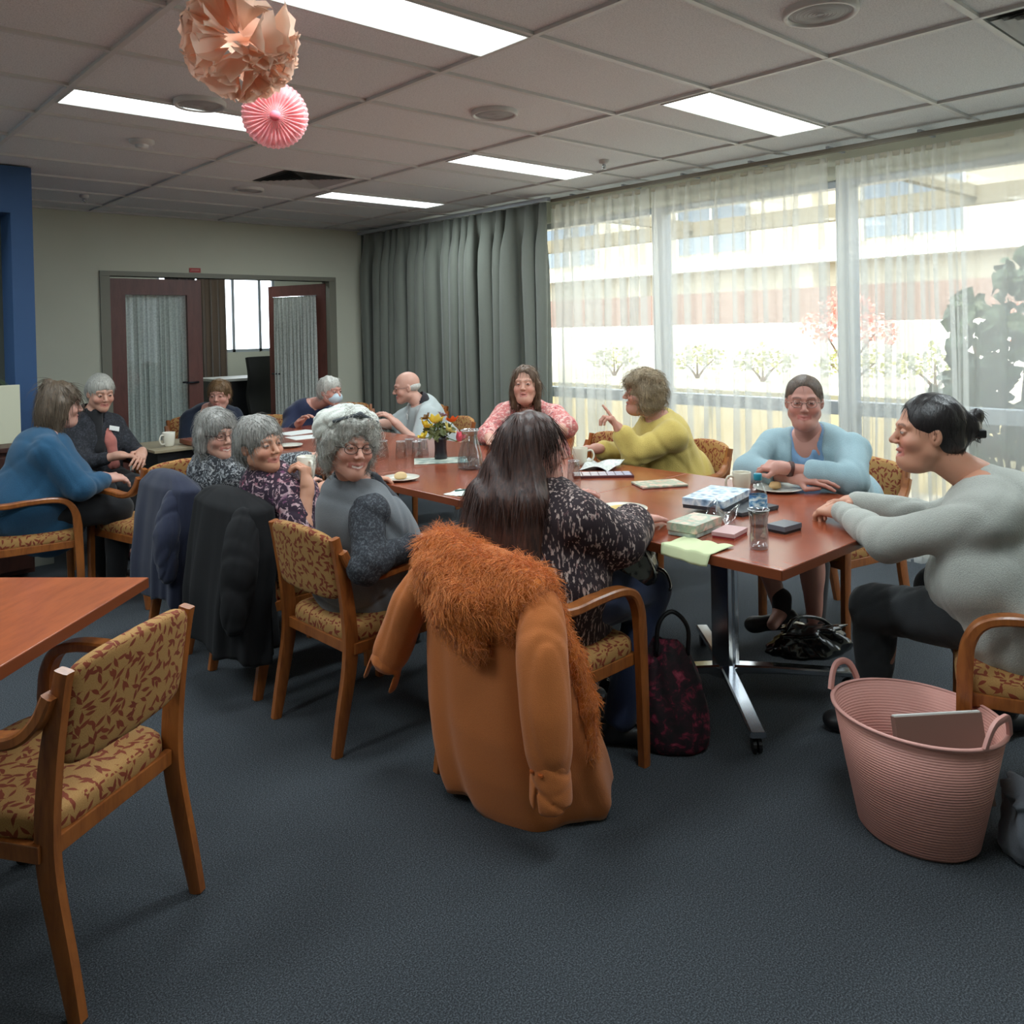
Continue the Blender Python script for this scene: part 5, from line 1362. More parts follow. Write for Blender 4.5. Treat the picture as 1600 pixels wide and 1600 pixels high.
# 4: pink patterned shirt
P = person('person in a pink patterned shirt with shoulder-length brown hair', (4.03, 4.16, .57), (3.88, 4.07, .98), (3.79, 4.0, 1.125), (-.80, -.62, .05), (-.93, -.30),
           arms={1: dict(w=(3.46, 3.98, .79), e=(3.60, 4.17, .79), d=(-.05, -1, 0), n=(0, 0, 1), side=1), -1: dict(w=(3.66, 3.66, .83), e=(3.86, 3.70, .85), d=(-.8, .4, .05), n=(0, 0, 1), side=-1)},
           b=1.32, skin=(212, 164, 144), res=.010, hres=.0038, mouth_open=.7, neckline=1, shw=.19)
C = spotted('pink_red_pattern', S(206, 122, 118), [S(170, 60, 74), S(236, 196, 186), S(150, 70, 80)], 34, .47, .53)
garment(P, 'shirt', C, off=.018, sleeve=.72, collar=.065, vneck=.09, seed=9, amp=.006, belly=.03, sl_r=1.15)
trousers(P, C_black)
def lob(v, hp, H):
    for s in (-1, 1): v.cap(hp(s * .072, -.02, -.02), hp(s * .080, -.015, -.15), .026, .022, .03)
    v.ell(hp(0, -.07, -.08), (.07, .04, .09), H, .03)
hair(P, 'bob', H_brown, 6, .003, 900, .07, .0018, lob, fringe=False, curl=.2)

# 5: bald with polo
P = person('bald person in a pale polo shirt with glasses and a name badge, in profile', (4.02, 5.30, .56), (3.87, 5.27, .92), (3.775, 5.335, 1.055), (-.84, .50, -.16), (-.80, .45),
           arms={-1: dict(w=(3.56, 5.16, .80)), 1: dict(w=(3.5, 5.5, .79))}, b=1.15, sex='m', skin=(206, 162, 144), res=.011, hres=.004)
C = cloth('pale_grey_polo', S(184, 192, 192), S(164, 172, 172), 300)
garment(P, 'polo_shirt', C, off=.02, sleeve=.42, collar=.068, seed=10, amp=.006, belly=.05, sl_r=1.3)
v = Vol(); n_ = P['neck']; v.cap(n_ - P['up'] * .008, n_ + P['up'] * .035 - P['fwd'] * .005, .078, .068, .01); v.cap(n_ - P['up'] * .05, n_ + P['up'] * .12 + P['fwd'] * .03, .062, .062, .006, True); v.box(n_ + P['fwd'] * .1 , (.02, .06, .08), P['BM'], .01, .01, True)
volume_child(P, 'collar', v, cloth('dark_collar', S(48, 44, 50)), .005)
trousers(P, C_char); glasses(P); badge(P, .86, -1, off=.14)
v = Vol(bumpy(4, .001, 150)); v.ell(P['hp'](0, -.04, -.005), (.0775, .0745, .045), P['H']); v.ell(P['hp'](0, .08, -.03), (.1, .085, .12), P['H'], .01, True); v.ell(P['hp'](0, -.02, .07), (.09, .11, .06), P['H'], .01, True)
for s in (-1, 1): v.ell(P['hp'](s * .09, .0, -.015), (.02, .03, .045), P['H'], .006, True)
volume_child(P, 'hair', v, H_white, .004)

# 6: face mask
P = person('person in a navy top with white hair and a pale blue face mask', (3.46, 6.46, .53), (3.50, 6.30, .885), (3.555, 6.10, 1.005), (.25, -.95, -.03), (-.1, -1),
           arms={1: dict(w=(3.22, 6.02, .78)), -1: dict(w=(3.6, 5.98, .78))}, b=1.05, sex='f', skin=(206, 150, 134), res=.011, hres=.004)
garment(P, 'top', cloth('navy_knit', S(34, 44, 78), S(24, 30, 56)), off=.018, sleeve=.9, collar=.062, seed=11, amp=.006); trousers(P, C_black)
hair(P, 'short', H_white, 7, .003, 500, .04, .002, curl=.4)
v = Vol(); hp, HH = P['hp'], P['H']; v.ell(hp(0, .045, -.052), (.064, .066, .052), HH); v.ell(hp(0, .036, -.052), (.060, .060, .050), HH, .004, True); v.box(hp(0, -.03, -.05), (.1, .06, .1), HH, .01, .004, True)
volume_child(P, 'face_mask', v, plain('pale_blue_mask', S(196, 214, 224), .8), .0035)
m = MB()
for s in (-1, 1):
    for z in (-.03, -.075): m.tube([hp(s * .052, .06, z) - P['org'], hp(s * .074, .03, z * .8) - P['org'], hp(s * .082, -.01, -.01) - P['org']], .001, 4)
m.build('mask_loop', M['paper'], P['o'])

# 7: brown hair by the door
P = person('person with a brown fringe in a navy jacket by the door, looking aside', (2.86, 6.98, .54), (2.85, 6.82, .87), (2.835, 6.65, 1.0), (-.62, -.78, -.08), (.0, -1), b=1.22, sex='m', skin=(212, 160, 144), res=.011, hres=.004,
           arms={1: dict(w=(2.66, 6.5, .66)), -1: dict(w=(3.04, 6.5, .66))})
garment(P, 'shirt', cloth('light_blue_shirt', S(150, 180, 220)), off=.008, sleeve=.5, collar=.060, vneck=.04, seed=12, amp=.006, belly=.03)
garment(P, 'jacket', cloth('navy_jacket', S(36, 46, 66), S(26, 34, 50)), off=.026, sleeve=1.0, collar=.068, vneck=.12, open_front=.03, seed=12, amp=.006, belly=.03); trousers(P, C_black)
hair(P, 'short', hairmat('chestnut_hair', S(140, 108, 72), S(84, 62, 42)), 8, .004, 700, .05, .002, curl=.3)

# 8: grey hair and glasses, second from the long row
P = person('grey-haired person with dark glasses in a black and white patterned top', (1.77, 4.10, .55), (1.72, 4.08, .88), (1.705, 4.02, 1.0), (.10, -.99, -.04), (1, 0), b=1.15, skin=(214, 166, 146), res=.009, hres=.0033, smile=1.3,
           arms={1: dict(w=(2.10, 3.94, .68)), -1: dict(w=(2.36, 4.2, .79))}, browc=(120, 116, 110))
garment(P, 'top', spotted('black_white_fleck', S(46, 48, 54), [S(120, 124, 128), S(180, 182, 184)], 42, .50, .56, (1, 1, 1), 2.5), off=.02, sleeve=.9, collar=.06, seed=13, amp=.006); trousers(P, C_black); shoes(P, M_shoe)
hair(P, 'bob', H_saltpep, 9, .008, 1200, .05, .0016, curl=.6, amp=.004); glasses(P, plain('dark_red_frame', S(70, 30, 32), .35))
m = MB(); c = P['hip'] * .25 + P['neck'] * .75 + P['fwd'] * .13 + P['rb'] * .07 - P['org']; m.lathe([(.001, .004), (.009, .003), (.010, 0)], tuple(c), 14); m.build('brooch', M['paper'], P['o'])

# 9: floral, raising a mug
P = person('grey-haired person in a purple floral blouse raising a mug', (1.78, 3.42, .55), (1.665, 3.43, .875), (1.625, 3.385, 1.015), (.20, -.97, .04), (1, -.05), b=1.08, skin=(206, 152, 124), res=.008, hres=.003, smile=1.0, tilt=-.08,
           arms={1: dict(w=(1.735, 3.19, .835), e=(1.665, 3.13, .62), d=(.10, .28, .9), n=(.55, -.8, .1), side=1, curl=(.9, .9, .6), thumb=.2), -1: dict(w=(2.2, 3.5, .76))}, browc=(130, 120, 110))
garment(P, 'blouse', spotted('purple_floral', S(50, 32, 50), [S(150, 66, 92), S(206, 176, 180), S(110, 60, 96)], 30, .53, .60, (1, 1, 1), 2.0), off=.018, sleeve=.42, collar=.064, seed=14, amp=.006, sl_r=1.25); trousers(P, C_black); shoes(P, M_shoe)
hair(P, 'short', H_saltpep, 10, .007, 1200, .05, .0015, curl=.35, res=.003)
mug(1.775, 3.265, R(-100), 'white mug held up in the hand of the person in the floral blouse', z=.855, r=.042, h=.10)

# 10: white cap, grey vest, smiling
P = person('smiling person with glasses and curly white hair under a white cap, in a grey vest', (1.77, 2.79, .55), (1.70, 2.76, .905), (1.648, 2.695, 1.068), (-.16, -.98, -.02), (.93, -.30), b=1.10, skin=(216, 162, 142), res=.0075, hres=.0026, smile=1.5, tilt=.10,
           arms={1: dict(w=(1.80, 2.52, .70), e=(1.60, 2.52, .665), d=(.95, -.05, -.10), n=(.1, -.3, .9), side=-1, curl=(.6, .7, .4)), -1: dict(w=(2.02, 2.80, .62))}, browc=(150, 140, 130), shw=.17)
t_ = spotted('charcoal_boucle', S(44, 46, 52), [S(66, 70, 76), S(88, 92, 98)], 110, .48, .62, (1, 1, 1), 1.0, .95)
garment(P, 'cardigan', t_, off=.018, belly=.02, sleeve=1.0, collar=.064, seed=15, amp=.007, sl_r=1.12, freq=16, res=.006)
garment(P, 'vest', cloth('grey_quilted_vest', S(120, 124, 128), S(100, 104, 110), 300), off=.036, collar=.07, vneck=.06, open_front=.085, seed=15, amp=.007, freq=16, sleeveless=True, hem=-.3, res=.006, belly=.02,
        extra=lambda v: [v.cap(P['sh'][s] + P['rb'] * s * .045, P['A'][s][0] + P['rb'] * s * .02, .064, .056, .015, True) for s in (-1, 1)])
v = Vol(wrinkle(3, .003, 20)); n_ = P['neck']; v.cap(n_ - P['up'] * .01, n_ + P['up'] * .045, .082, .072, .02); v.cap(n_ - P['up'] * .05, n_ + P['up'] * .12 + P['fwd'] * .03, .058, .062, .01, True)
for s in (-1, 1): v.cap(n_ + P['fwd'] * .08 + P['rb'] * s * .03, P['hip'] * .45 + n_ * .55 + P['fwd'] * .15 + P['rb'] * s * .035, .026, .022, .02)
volume_child(P, 'scarf', v, cloth('charcoal_scarf', S(44, 48, 56)), .006)
badge(P, .62, 1, .022, .030, .168)
trousers(P, C_black); shoes(P, M_shoe)
def curls(v, hp, H):
    for s in (-1, 1):
        v.ell(hp(s * .083, .0, .012), (.028, .05, .055), H, .02); v.ell(hp(s * .078, -.03, -.05), (.026, .05, .05), H, .02)
    v.ell(hp(0, .045, .083), (.07, .045, .028), H, .02)
hair(P, 'curly', H_silver, 11, .010, 2200, .035, .0014, curls, curl=1.4, res=.003, amp=.005)
glasses(P, M['glasses'], (.024, .017))
v = Vol(wrinkle(9, .005, 34)); hp, HH = P['hp'], P['H']
v.ell(hp(0, -.035, .088), (.118, .112, .062), HH, .02); v.ell(hp(-.08, -.045, .055), (.052, .065, .06), HH, .03); v.ell(hp(.08, -.045, .055), (.052, .065, .06), HH, .03); v.ell(hp(0, .075, .025), (.115, .075, .082), HH, .012, True)
v.box(hp(0, -.03, -.06), (.14, .14, .07), HH, .03, .02, True)
volume_child(P, 'cap', v, cloth('white_soft_cap', S(214, 216, 208), S(190, 192, 184), 200, .4, var=.04), .004)
v = Vol(); v.cap(hp(-.085, .035, .092), hp(0, .070, .122), .007, .009, .01); v.cap(hp(.085, .035, .092), hp(0, .070, .122), .007, .009, .01); volume_child(P, 'cap_gap_shade', v, cloth('gap_shade_grey', S(80, 84, 88)), .003)  # dark strip standing in for the shaded gap between cap and hair

# 11: long dark hair, back to the viewer
P = person('person with very long dark hair and a dark white-flecked top, back to the viewer', (2.0, 2.05, .56), (1.985, 2.08, .94), (1.985, 2.045, 1.083), (.84, -.54, -.05), (.96, .12), b=1.30, skin=(200, 148, 134), res=.0075, hres=.003, shw=.20,
           arms={1: dict(w=(2.37, 1.91, .79), e=(2.16, 1.83, .765), d=(1, .06, -.1), n=(0, 0, 1), side=-1, curl=(.12, .15, .1), spread=.03), -1: dict(w=(2.36, 2.3, .79))}, knees={1: (2.43, 1.93, .52), -1: (2.43, 2.17, .5)}, ankles={1: (2.26, 1.93, .09), -1: (2.3, 2.2, .09)})
C = spotted('dark_top_white_flecks', S(40, 26, 32), [S(130, 100, 98), S(190, 170, 162), S(80, 54, 58)], 1.0, .555, .60, (110, 110, 30), .25)
garment(P, 'top', C, off=.024, sleeve=.82, collar=.06, seed=17, amp=.007, belly=.04, sl_r=1.3, hem=-.5, cuff=.02, freq=13, res=.007)
trousers(P, C_jeans, .014, .97); shoes(P, M_shoe, dirs={1: (.6, -.8, 0), -1: (1, 0, 0)})
v = Vol(bumpy(21, .004, 120, V3(0, 0, 1))); hp, HH, n_ = P['hp'], P['H'], P['neck']; bk = -P['fb']
v.ell(hp(0, -.025, .036), (.090, .106, .090), HH); v.ell(hp(0, -.05, -.03), (.092, .08, .09), HH, .03)
for k, (lat, top, bot, r0, r1) in enumerate(((-.07, .02, .72, .06, .05), (-.03, .03, .70, .065, .055), (.02, .03, .70, .065, .055), (.07, .02, .74, .058, .045), (-.11, -.06, .76, .045, .035))):
    a = hp(0, -.05, 0) + P['rb'] * lat * .6; c = n_ + bk * .105 + P['rb'] * lat * 1.25 - V3(0, 0, .03); e = V3(c[0], c[1], bot) + bk * .045 + P['rb'] * lat * .35
    v.cap(a, c, r0, r0, .03); v.cap(c, e, r0, r1, .03)
v.ell(hp(0, .10, -.04), (.068, .072, .115), HH, .012, True); v.box(hp(.04, .10, -.11), (.08, .09, .11), HH, .03, .015, True); v.ell(hp(.085, .03, -.04), (.03, .05, .05), HH, .01, True)
def fl_(X, N): return np.tile(V3(0, 0, -1), (len(X), 1))
volume_child(P, 'hair', v, H_long, .0045, [dict(n=4500, length=.085, width=.0015, flow=fl_, seed=5, curl=.15, lift=-.02, jit=.07, segs=5, droop=.5)])

# 12: teal jumper, left
P = person('person in a teal jumper with half-up brown hair, sitting sideways at the left', (1.13, 5.21, .54), (1.215, 5.20, .965), (1.30, 5.20, 1.12), (.93, -.02, -.12), (.98, -.12), b=1.3, skin=(206, 160, 144), res=.0095, hres=.0036, shw=.19,
           arms={1: dict(w=(1.50, 5.08, .68), e=(1.31, 4.94, .67), d=(.9, .3, -.1), n=(0, -.3, .9), side=-1), -1: dict(w=(1.52, 5.3, .66))}, knees={1: (1.55, 5.08, .5), -1: (1.55, 5.32, .5)})
garment(P, 'jumper', cloth('teal_knit', S(30, 84, 118), S(22, 64, 94), 250, .4), off=.022, sleeve=.9, collar=.062, seed=18, amp=.005, belly=.05, sl_r=1.1, hem=-.3)
trousers(P, C_black); shoes(P, M_shoe)
def halfup(v, hp, H):
    v.ell(hp(0, -.085, .095), (.034, .034, .030), H, .02); v.ell(hp(.0, -.085, .120), (.026, .026, .018), H, .01); v.ell(hp(0, -.075, -.08), (.08, .045, .10), H, .04)
    for s in (-1, 1): v.cap(hp(s * .07, -.02, 0), hp(s * .075, -.03, -.15), .026, .02, .03)
hair(P, 'bob', hairmat('light_brown_hair', S(116, 98, 78), S(62, 52, 44)), 12, .004, 1200, .08, .0018, halfup, fringe=False, curl=.25)

# 13: dark cardigan, pink scarf
P = person('silver-haired person in a dark cardigan with a pink scarf and name badge', (1.70, 6.17, .54), (1.715, 6.14, .965), (1.76, 6.07, 1.115), (.05, -1.0, -.22), (.2, -.97), b=1.12, skin=(208, 160, 138), res=.0095, hres=.0036, smile=.3,
           arms={1: dict(w=(1.78, 5.78, .71), d=(.9, -.3, -.1), side=-1), -1: dict(w=(1.93, 5.80, .715), d=(-.4, -.8, -.3), n=(.3, -.5, .8), side=1)}, knees={1: (1.66, 5.74, .5), -1: (1.86, 5.78, .5)}, ankles={1: (1.68, 5.8, .09), -1: (1.84, 5.84, .09)})
garment(P, 'cardigan', spotted('dark_cardigan', S(30, 31, 37), [S(58, 60, 68), S(44, 46, 54)], 60), off=.022, sleeve=.82, collar=.062, vneck=.05, seed=19, amp=.006)
v = Vol(wrinkle(5, .004, 40, (1, 1, .2))); n_ = P['neck']; f_, r_, u_ = P['fwd'], P['rb'], P['up']
v.cap(n_ + r_ * -.06 + u_ * .0 + f_ * .02, n_ * .6 + P['hip'] * .4 - r_ * .045 + f_ * .165, .024, .038, .03); v.cap(n_ * .6 + P['hip'] * .4 - r_ * .045 + f_ * .165, n_ * .25 + P['hip'] * .75 - r_ * .06 + f_ * .20, .038, .045, .03)
volume_child(P, 'scarf', v, cloth('salmon_scarf', S(200, 124, 112), S(176, 100, 92)), .006)
v = Vol(wrinkle(6, .003, 30)); v.cap(n_ - u_ * .01, n_ + u_ * .03, .085, .075, .02); v.cap(n_ + f_ * .06, n_ * .5 + P['hip'] * .5 + f_ * .16 + r_ * .03, .04, .045, .03); v.cap(n_ - u_ * .05, n_ + u_ * .12 + f_ * .02, .058, .062, .01, True)
volume_child(P, 'black_scarf', v, cloth('black_scarf', S(24, 24, 28)), .006)
badge(P, .80, -1, .034, .016, .155, .3)
trousers(P, C_black, flare=.02); shoes(P, plain('maroon_shoe', S(84, 44, 50), .6))
hair(P, 'short', H_silver, 13, .003, 700, .03, .0016, curl=.2, amp=.002)

# ---------------------------------------------------------------- coats over chairs
def coat_shell(name, mat, org, rings, n=90, folds=9, seed=1, parent=None, amp=.018, fold_pow=1.0, open_bottom=True):
    """rings: list of (z, cx, cy, half-depth, half-width, yaw). lofted closed cloth form with folds growing downwards"""
    rnd = np.random.RandomState(seed); ph = rnd.rand(8) * 6; rs = []
    Z = np.array([r[0] for r in rings]); zs = np.linspace(Z[0], Z[-1], 44)
    for z in zs:
        idx = [np.interp(-z, -Z, [r[k] for r in rings]) for k in range(1, 6)]
        cx, cy, hd, hw, yw = idx; f = (Z[0] - z) / (Z[0] - Z[-1]); ring = []
        for j in range(n):
            a = 2 * math.pi * j / n; c, s = math.cos(a), math.sin(a)
            x = math.copysign(abs(c) ** .75, c) * hd; y = math.copysign(abs(s) ** .75, s) * hw
            w = (math.sin(folds * a + ph[0] + 1.5 * math.sin(2 * f + ph[1])) * .6 + math.sin((folds * 2 + 1) * a + ph[2] + 3 * f) * .3 + math.sin(3 * a + ph[3]) * .5) * amp * (.15 + f ** fold_pow)
            x += c * w; y += s * w; zz = z + (.02 * math.sin(2 * a + ph[4]) + .012 * math.sin(5 * a + ph[5])) * f
            ring.append((cx + x * math.cos(yw) - y * math.sin(yw) - org[0], cy + x * math.sin(yw) + y * math.cos(yw) - org[1], zz))
        rs.append(ring)
    c0 = np.mean(rs[0], 0); top = [[tuple(c0 + (np.array(p) - c0) * k + V3(0, 0, dz)) for p in rs[0]] for k, dz in ((.25, .018), (.7, .012))]
    m = MB(); m.rings(top + rs, True, True, not open_bottom)
    o = m.build(name, mat, parent, smooth=True); sm = o.modifiers.new('s', 'SOLIDIFY'); sm.thickness = .006; sm.offset = -1
    return o
def sleeve_mesh(name, mat, parent, org, pts, radii, seed, flat=.6, side=(0, 1, 0), amp=.006):
    v = Vol(wrinkle(seed, amp, 22, (1, 1, .5)))
    P5 = smooth_path(pts, 4); rr = np.interp(np.linspace(0, len(pts) - 1, len(P5)), range(len(pts)), radii)
    for i in range(len(P5) - 1): v.cap(P5[i], P5[i + 1], rr[i], rr[i + 1], .03)
    m_ = v.mesh(.006); return link(name, npmesh(name, [m_], V3(*org)), mat, parent)
C_orange = cloth('orange_canvas', S(204, 118, 54), S(184, 100, 44), 420, .35, .85, var=.08, big=4)
oc = thing('coat', 'long orange coat with a furry orange hood hanging over the armchair in the foreground', 'coat', (1.72, 1.95, 0)); og = (1.72, 1.95, 0)
coat_shell('coat_body', C_orange, og, [(.79, 1.70, 2.02, .05, .17, 0), (.74, 1.70, 1.97, .075, .25, 0), (.60, 1.70, 1.96, .085, .28, .05), (.45, 1.71, 1.95, .105, .285, .12), (.28, 1.735, 1.935, .135, .285, .25), (.15, 1.765, 1.925, .15, .285, .38), (.05, 1.79, 1.92, .15, .28, .48), (.012, 1.79, 1.92, .135, .265, .5)], folds=5, seed=4, parent=oc, amp=.018)
s1 = [V3(1.70, 1.735, .70), V3(1.645, 1.69, .58), V3(1.62, 1.655, .42), V3(1.62, 1.64, .27)]
sl = sleeve_mesh('sleeve', C_orange, oc, og, s1, [.045, .066, .064, .056], 31, amp=.003)
v = Vol(wrinkle(8, .004, 30)); v.cap(s1[-1] + V3(0, 0, .01), s1[-1] - V3(0, 0, .085), .058, .062, .01); v.cap(s1[-1] - V3(0, 0, .08), s1[-1] - V3(0, 0, .2), .05, .05, .006, True); v.cap(s1[-1] + V3(-.055, -.0, -.05), s1[-1] + V3(-.06, -.0, -.16), .004, .014, .004, True)
link('cuff', npmesh('cuff', [v.mesh(.005)], V3(*og)), C_orange, sl)
m = MB()
for dx in (-.02, .012): m.lathe([(.001, .006), (.008, .005), (.009, 0)], (s1[-1][0] - .057 - og[0], s1[-1][1] + dx - og[1], s1[-1][2] - .0), 12)
bt = m.build('cuff_button', plain('orange_button', S(160, 78, 30), .4), sl)
s2 = [V3(1.66, 2.22, .70), V3(1.615, 2.285, .58), V3(1.59, 2.33, .46), V3(1.57, 2.36, .38)]
sl = sleeve_mesh('sleeve', C_orange, oc, og, s2, [.045, .058, .055, .05], 32, amp=.003)
v = Vol(wrinkle(9, .004, 30)); v.cap(s2[-1] + V3(0, 0, .01), s2[-1] + V3(-.015, .02, -.07), .054, .058, .01); D_ = nrm(V3(-.02, .03, -.08)); v.cap(s2[-1] + D_ * .03, s2[-1] + D_ * .2, .047, .050, .004, True); v.box(s2[-1] + D_ * .115, (.1, .1, .05), frame(D_), .002, .004, True)
link('cuff', npmesh('cuff', [v.mesh(.005)], V3(*og)), C_orange, sl)
# hood: furry lining folded outwards
t = NT('orange_fur'); co = t.coord('Object'); t.color(t.mix(t.noise(co, 60, 3), S(190, 96, 26), S(248, 150, 56))); t.set(Roughness=.7); t.b.inputs['Sheen Weight'].default_value = .3; C_fur = t.m
v = Vol(bumpy(41, .006, 60)); v.cap(V3(1.665, 2.17, .755), V3(1.69, 1.77, .715), .074, .062, .04); v.cap(V3(1.64, 1.95, .68), V3(1.655, 1.82, .64), .07, .055, .05); v.cap(V3(1.64, 2.14, .70), V3(1.62, 2.05, .60), .07, .06, .05); v.cap(V3(1.63, 2.08, .70), V3(1.62, 1.93, .66), .085, .075, .05); v.cap(V3(1.60, 1.99, .63), V3(1.60, 1.93, .57), .08, .055, .05)
v.cap(V3(1.665, 2.18, .77), V3(1.69, 2.20, .69), .05, .04, .03)
hv = v.mesh(.007)
def ffl(X, N): return np.tile(V3(-.25, -.25, -.9), (len(X), 1))
st = strands(hv[0], hv[1], 12000, .042, .0013, ffl, 4, .6, .5, 4, jit=.5)
link('fur_hood', npmesh('fur_hood', [hv, st], V3(*og)), C_fur, oc)
v = Vol(bumpy(42, .004, 60)); P_ = [V3(1.67, 1.82, .745), V3(1.72, 1.72, .67), V3(1.765, 1.68, .52), V3(1.795, 1.655, .38), V3(1.80, 1.65, .24)]
for i in range(4): v.cap(P_[i], P_[i + 1], (.040, .032, .028, .026)[i], (.032, .028, .026, .02)[i], .02)
hv = v.mesh(.006); st = strands(hv[0], hv[1], 3000, .026, .0012, ffl, 6, .5, .5, 3, jit=.5)
link('fur_trim', npmesh('fur_trim', [hv, st], V3(*og)), C_fur, oc)

C_blackcoat = plain('black_wool', S(13, 13, 16), .95); C_navy = cloth('navy_cloth', S(36, 42, 66), S(28, 32, 54), 300)
c_ = thing('coat', 'long black coat draped over the armchair of the person in the floral blouse', 'coat', (1.5, 3.42, 0)); og = (1.5, 3.42, 0)
coat_shell('coat_body', C_blackcoat, og, [(.82, 1.50, 3.45, .05, .19, 0), (.78, 1.51, 3.43, .10, .285, 0), (.6, 1.50, 3.42, .12, .31, 0), (.4, 1.465, 3.41, .115, .31, 0), (.2, 1.46, 3.40, .12, .31, 0)], folds=9, seed=8, parent=c_, amp=.022)
thing_black, og_black = c_, og
c_ = thing('coat', 'navy jacket hung over the armchair of the person in the black and white top', 'coat', (1.48, 4.12, 0)); og = (1.48, 4.12, 0)
coat_shell('jacket_body', C_navy, og, [(.82, 1.49, 4.12, .05, .18, 0), (.77, 1.50, 4.12, .09, .275, 0), (.6, 1.49, 4.12, .11, .28, 0), (.4, 1.46, 4.12, .10, .27, 0), (.24, 1.46, 4.12, .10, .26, 0)], folds=8, seed=9, parent=c_, amp=.02)
sleeve_mesh('sleeve', C_blackcoat, thing_black, og_black, [V3(1.46, 3.20, .74), V3(1.40, 3.14, .58), V3(1.37, 3.12, .36)], [.05, .065, .05], 53)
sleeve_mesh('sleeve', C_navy, c_, og, [V3(1.44, 3.93, .74), V3(1.39, 3.88, .58), V3(1.38, 3.86, .40)], [.04, .055, .045], 51)

# ---------------------------------------------------------------- paper decorations hanging from the ceiling
M['peach'] = plain('peach_tissue_paper', S(250, 196, 162), .9)
M['peach'].node_tree.nodes['Principled BSDF'].inputs['Transmission Weight'].default_value = 0
def tissue(name, c):
    t = NT(name); t.color(c); t.set(Roughness=.9); tl = t.n('ShaderNodeBsdfTranslucent'); tl.inputs[0].default_value = (*c, 1)
    mx = t.n('ShaderNodeMixShader'); mx.inputs[0].default_value = .5; t.l(t.b.outputs[0], mx.inputs[1]); t.l(tl.outputs[0], mx.inputs[2]); t.l(mx.outputs[0], t.out.inputs[0]); return t.m
M['peach'] = tissue('peach_tissue', S(255, 222, 200)); M['rose'] = tissue('rose_paper', S(250, 196, 198))
POM = (.975, 2.09, 2.262)
o = thing('paper_pompom', 'large peach tissue-paper pompom hanging from the ceiling at the top', 'pompom', POM)
rnd = np.random.RandomState(3); m = MB(); Rp = .152
for k in range(46):
    d = rnd.normal(size=3); d /= np.linalg.norm(d); a = np.cross(d, rnd.normal(size=3)); a /= np.linalg.norm(a); b = np.cross(d, a); rows = []; ph = rnd.rand(4) * 6; op = .55 + .4 * rnd.rand()
    for i in range(8):
        u = i / 7; row = []
        for j in range(22):
            t_ = 2 * math.pi * j / 21; rr = Rp * op * (u ** .8) * .62; hgt = Rp * (.25 + .75 * u ** .7)
            ru = u * u * .14 * Rp * (math.sin(7 * t_ + ph[0]) + .6 * math.sin(13 * t_ + ph[1]))
            p = d * (hgt + ru * .5) + (a * math.cos(t_) + b * math.sin(t_) * .35) * (rr + ru); L = np.linalg.norm(p); p = p * min(1, Rp * (1 + .04 * math.sin(5 * t_ + ph[2])) / L); row.append(tuple(p))
        rows.append(row)
    m.rings(rows, close=False, cap0=False, cap1=False)
m.build('tissue_petals', M['peach'], o, smooth=True, fix=False)
m = MB(); m.tube([(0, 0, .1), (0, 0, CEIL - POM[2])], .0012, 5); m.build('string', M['paper'], o)
o = thing('paper_fan', 'pink pleated paper fan rosette hanging in front of the ceiling light', 'paper decoration', (1.445, 2.83, 2.292))
fd = nrm(V3(1.445, 2.83, .8)); fd = -fd; fr = nrm(np.cross((0, 0, 1), fd)); fu = np.cross(fd, fr)
m = MB(); rows = []; npl = 34
for q, (r0, zf) in enumerate(((.012, .03), (.05, .012), (.085, .012), (.105, .0), (.108, -.004))):
    row = []
    for j in range(npl * 2):
        a = math.pi * j / npl; rr = r0 * (1 + (.045 if j % 2 else 0) * (q > 2)); dz = (.012 if j % 2 else -.008) * min(1, q * .7); row.append(tuple((fr * math.cos(a) + fu * math.sin(a)) * rr + fd * (zf + dz)))
    rows.append(row)
m.rings(rows, close=True, cap0=False, cap1=False); rows = []
for q, (r0, zf) in enumerate(((.02, -.03), (.085, -.03), (.118, -.026))):
    rows.append([tuple((fr * math.cos(math.pi * j / 40) + fu * math.sin(math.pi * j / 40)) * r0 * (1 + .03 * (j % 2)) + fd * (zf + (.01 if j % 2 else -.01))) for j in range(80)])
m.rings(rows, close=True, cap0=False, cap1=False); m.build('pleats', M['rose'], o, fix=False)
bm_ = blobmesh(.02, 5, (1, 1, 1), .02, 2); c = link('fan_centre', bm_, plain('rose_button', S(240, 110, 124), .7), o, tuple(fd * .035))
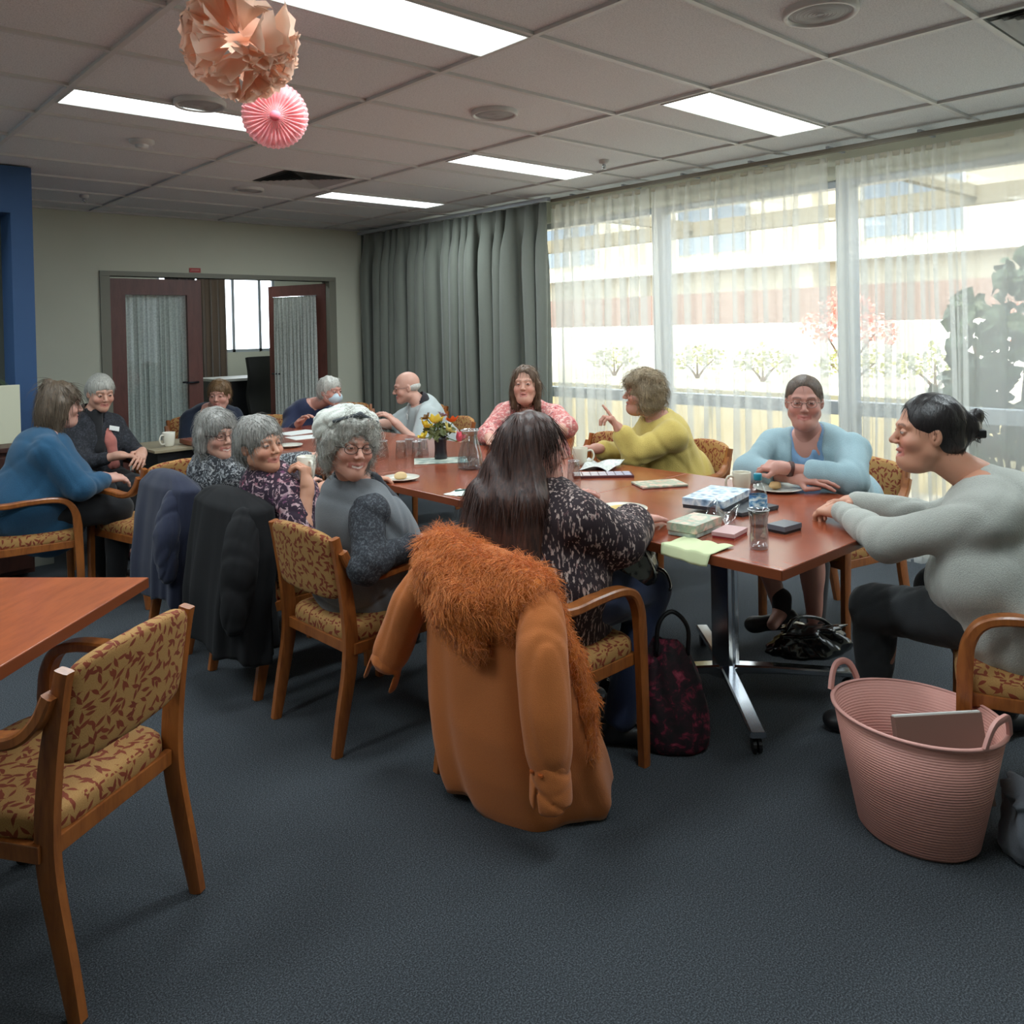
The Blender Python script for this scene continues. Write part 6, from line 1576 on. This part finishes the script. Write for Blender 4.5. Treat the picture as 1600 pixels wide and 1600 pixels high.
m = MB(); m.tube([(0, 0, .1), (0, 0, CEIL - 2.292)], .0012, 5); m.build('string', M['paper'], o)

# ---------------------------------------------------------------- left edge: recess, cabinet, picture, plant
o = thing('sideboard', 'dark wooden sideboard standing in front of the blue wall at the left edge', 'cabinet', (.93, BY - .26, 0))
m = MB(); m.box(-.3, .345, -.2, .2, .04, .80); m.build('cabinet_body', M['dark_wood'], o, bevel=.004)
m = MB(); m.box(-.32, .36, -.22, .2, .80, .83); m.build('cabinet_top', M['dark_wood'], o, bevel=.004)
for x in (-.15, .18):
    m = MB(); m.box(x - .15, x + .15, -.222, -.2, .07, .77); d_ = m.build('door', M['dark_wood'], o, bevel=.003); m = MB(); m.tube([(x + .1, -.235, .4), (x + .1, -.235, .48)], .006); m.build('door_handle', M['steel'], d_)
o = thing('canvas_board', 'plain cream board propped on the sideboard at the left edge', 'board', (1.0, BY - .24, .83), R(2))
m = MB(); m.box(-.35, .265, -.012, .012, 0, .37); m.build('panel', plain('cream_board', S(208, 208, 184), .8), o, bevel=.003)
o = thing('floor_box', 'low pale grey box on the carpet at the foot of the blue pillar', 'box', (1.33, BY - .12, 0))
m = MB(); m.box(-.12, .12, -.06, .1, 0, .20); m.build('box_body', plain('pale_grey_box', S(150, 152, 142), .7), o, bevel=.004); m = MB(); m.box(-.125, .125, -.065, .105, .20, .215); m.build('lid', plain('box_lid', S(160, 162, 150), .7), o)
o = thing('potted_plant', 'potted plant with drooping strap leaves behind the cream board', 'plant', (1.08, BY - .12, .83))
m = MB(); m.lathe([(.05, 0), (.07, .10), (.075, .3), (.07, .36), (.001, .34)], n=24); m.build('pot', M['black_plastic'], o, smooth=True)
m = MB(); rnd = random.Random(4)
for k in range(26):
    a = rnd.uniform(0, 6.28); L = rnd.uniform(.14, .24); pts = [(math.cos(a) * L * u * 1.0, math.sin(a) * L * u * .5, .34 + L * (1.5 * u - 1.9 * u * u)) for u in (0, .25, .5, .75, 1)]
    m.sweep(pts, (-math.sin(a), math.cos(a), 0), [.006, .014, .014, .01, .002], .0015)
m.build('leaves', M['leaf_dark'], o)
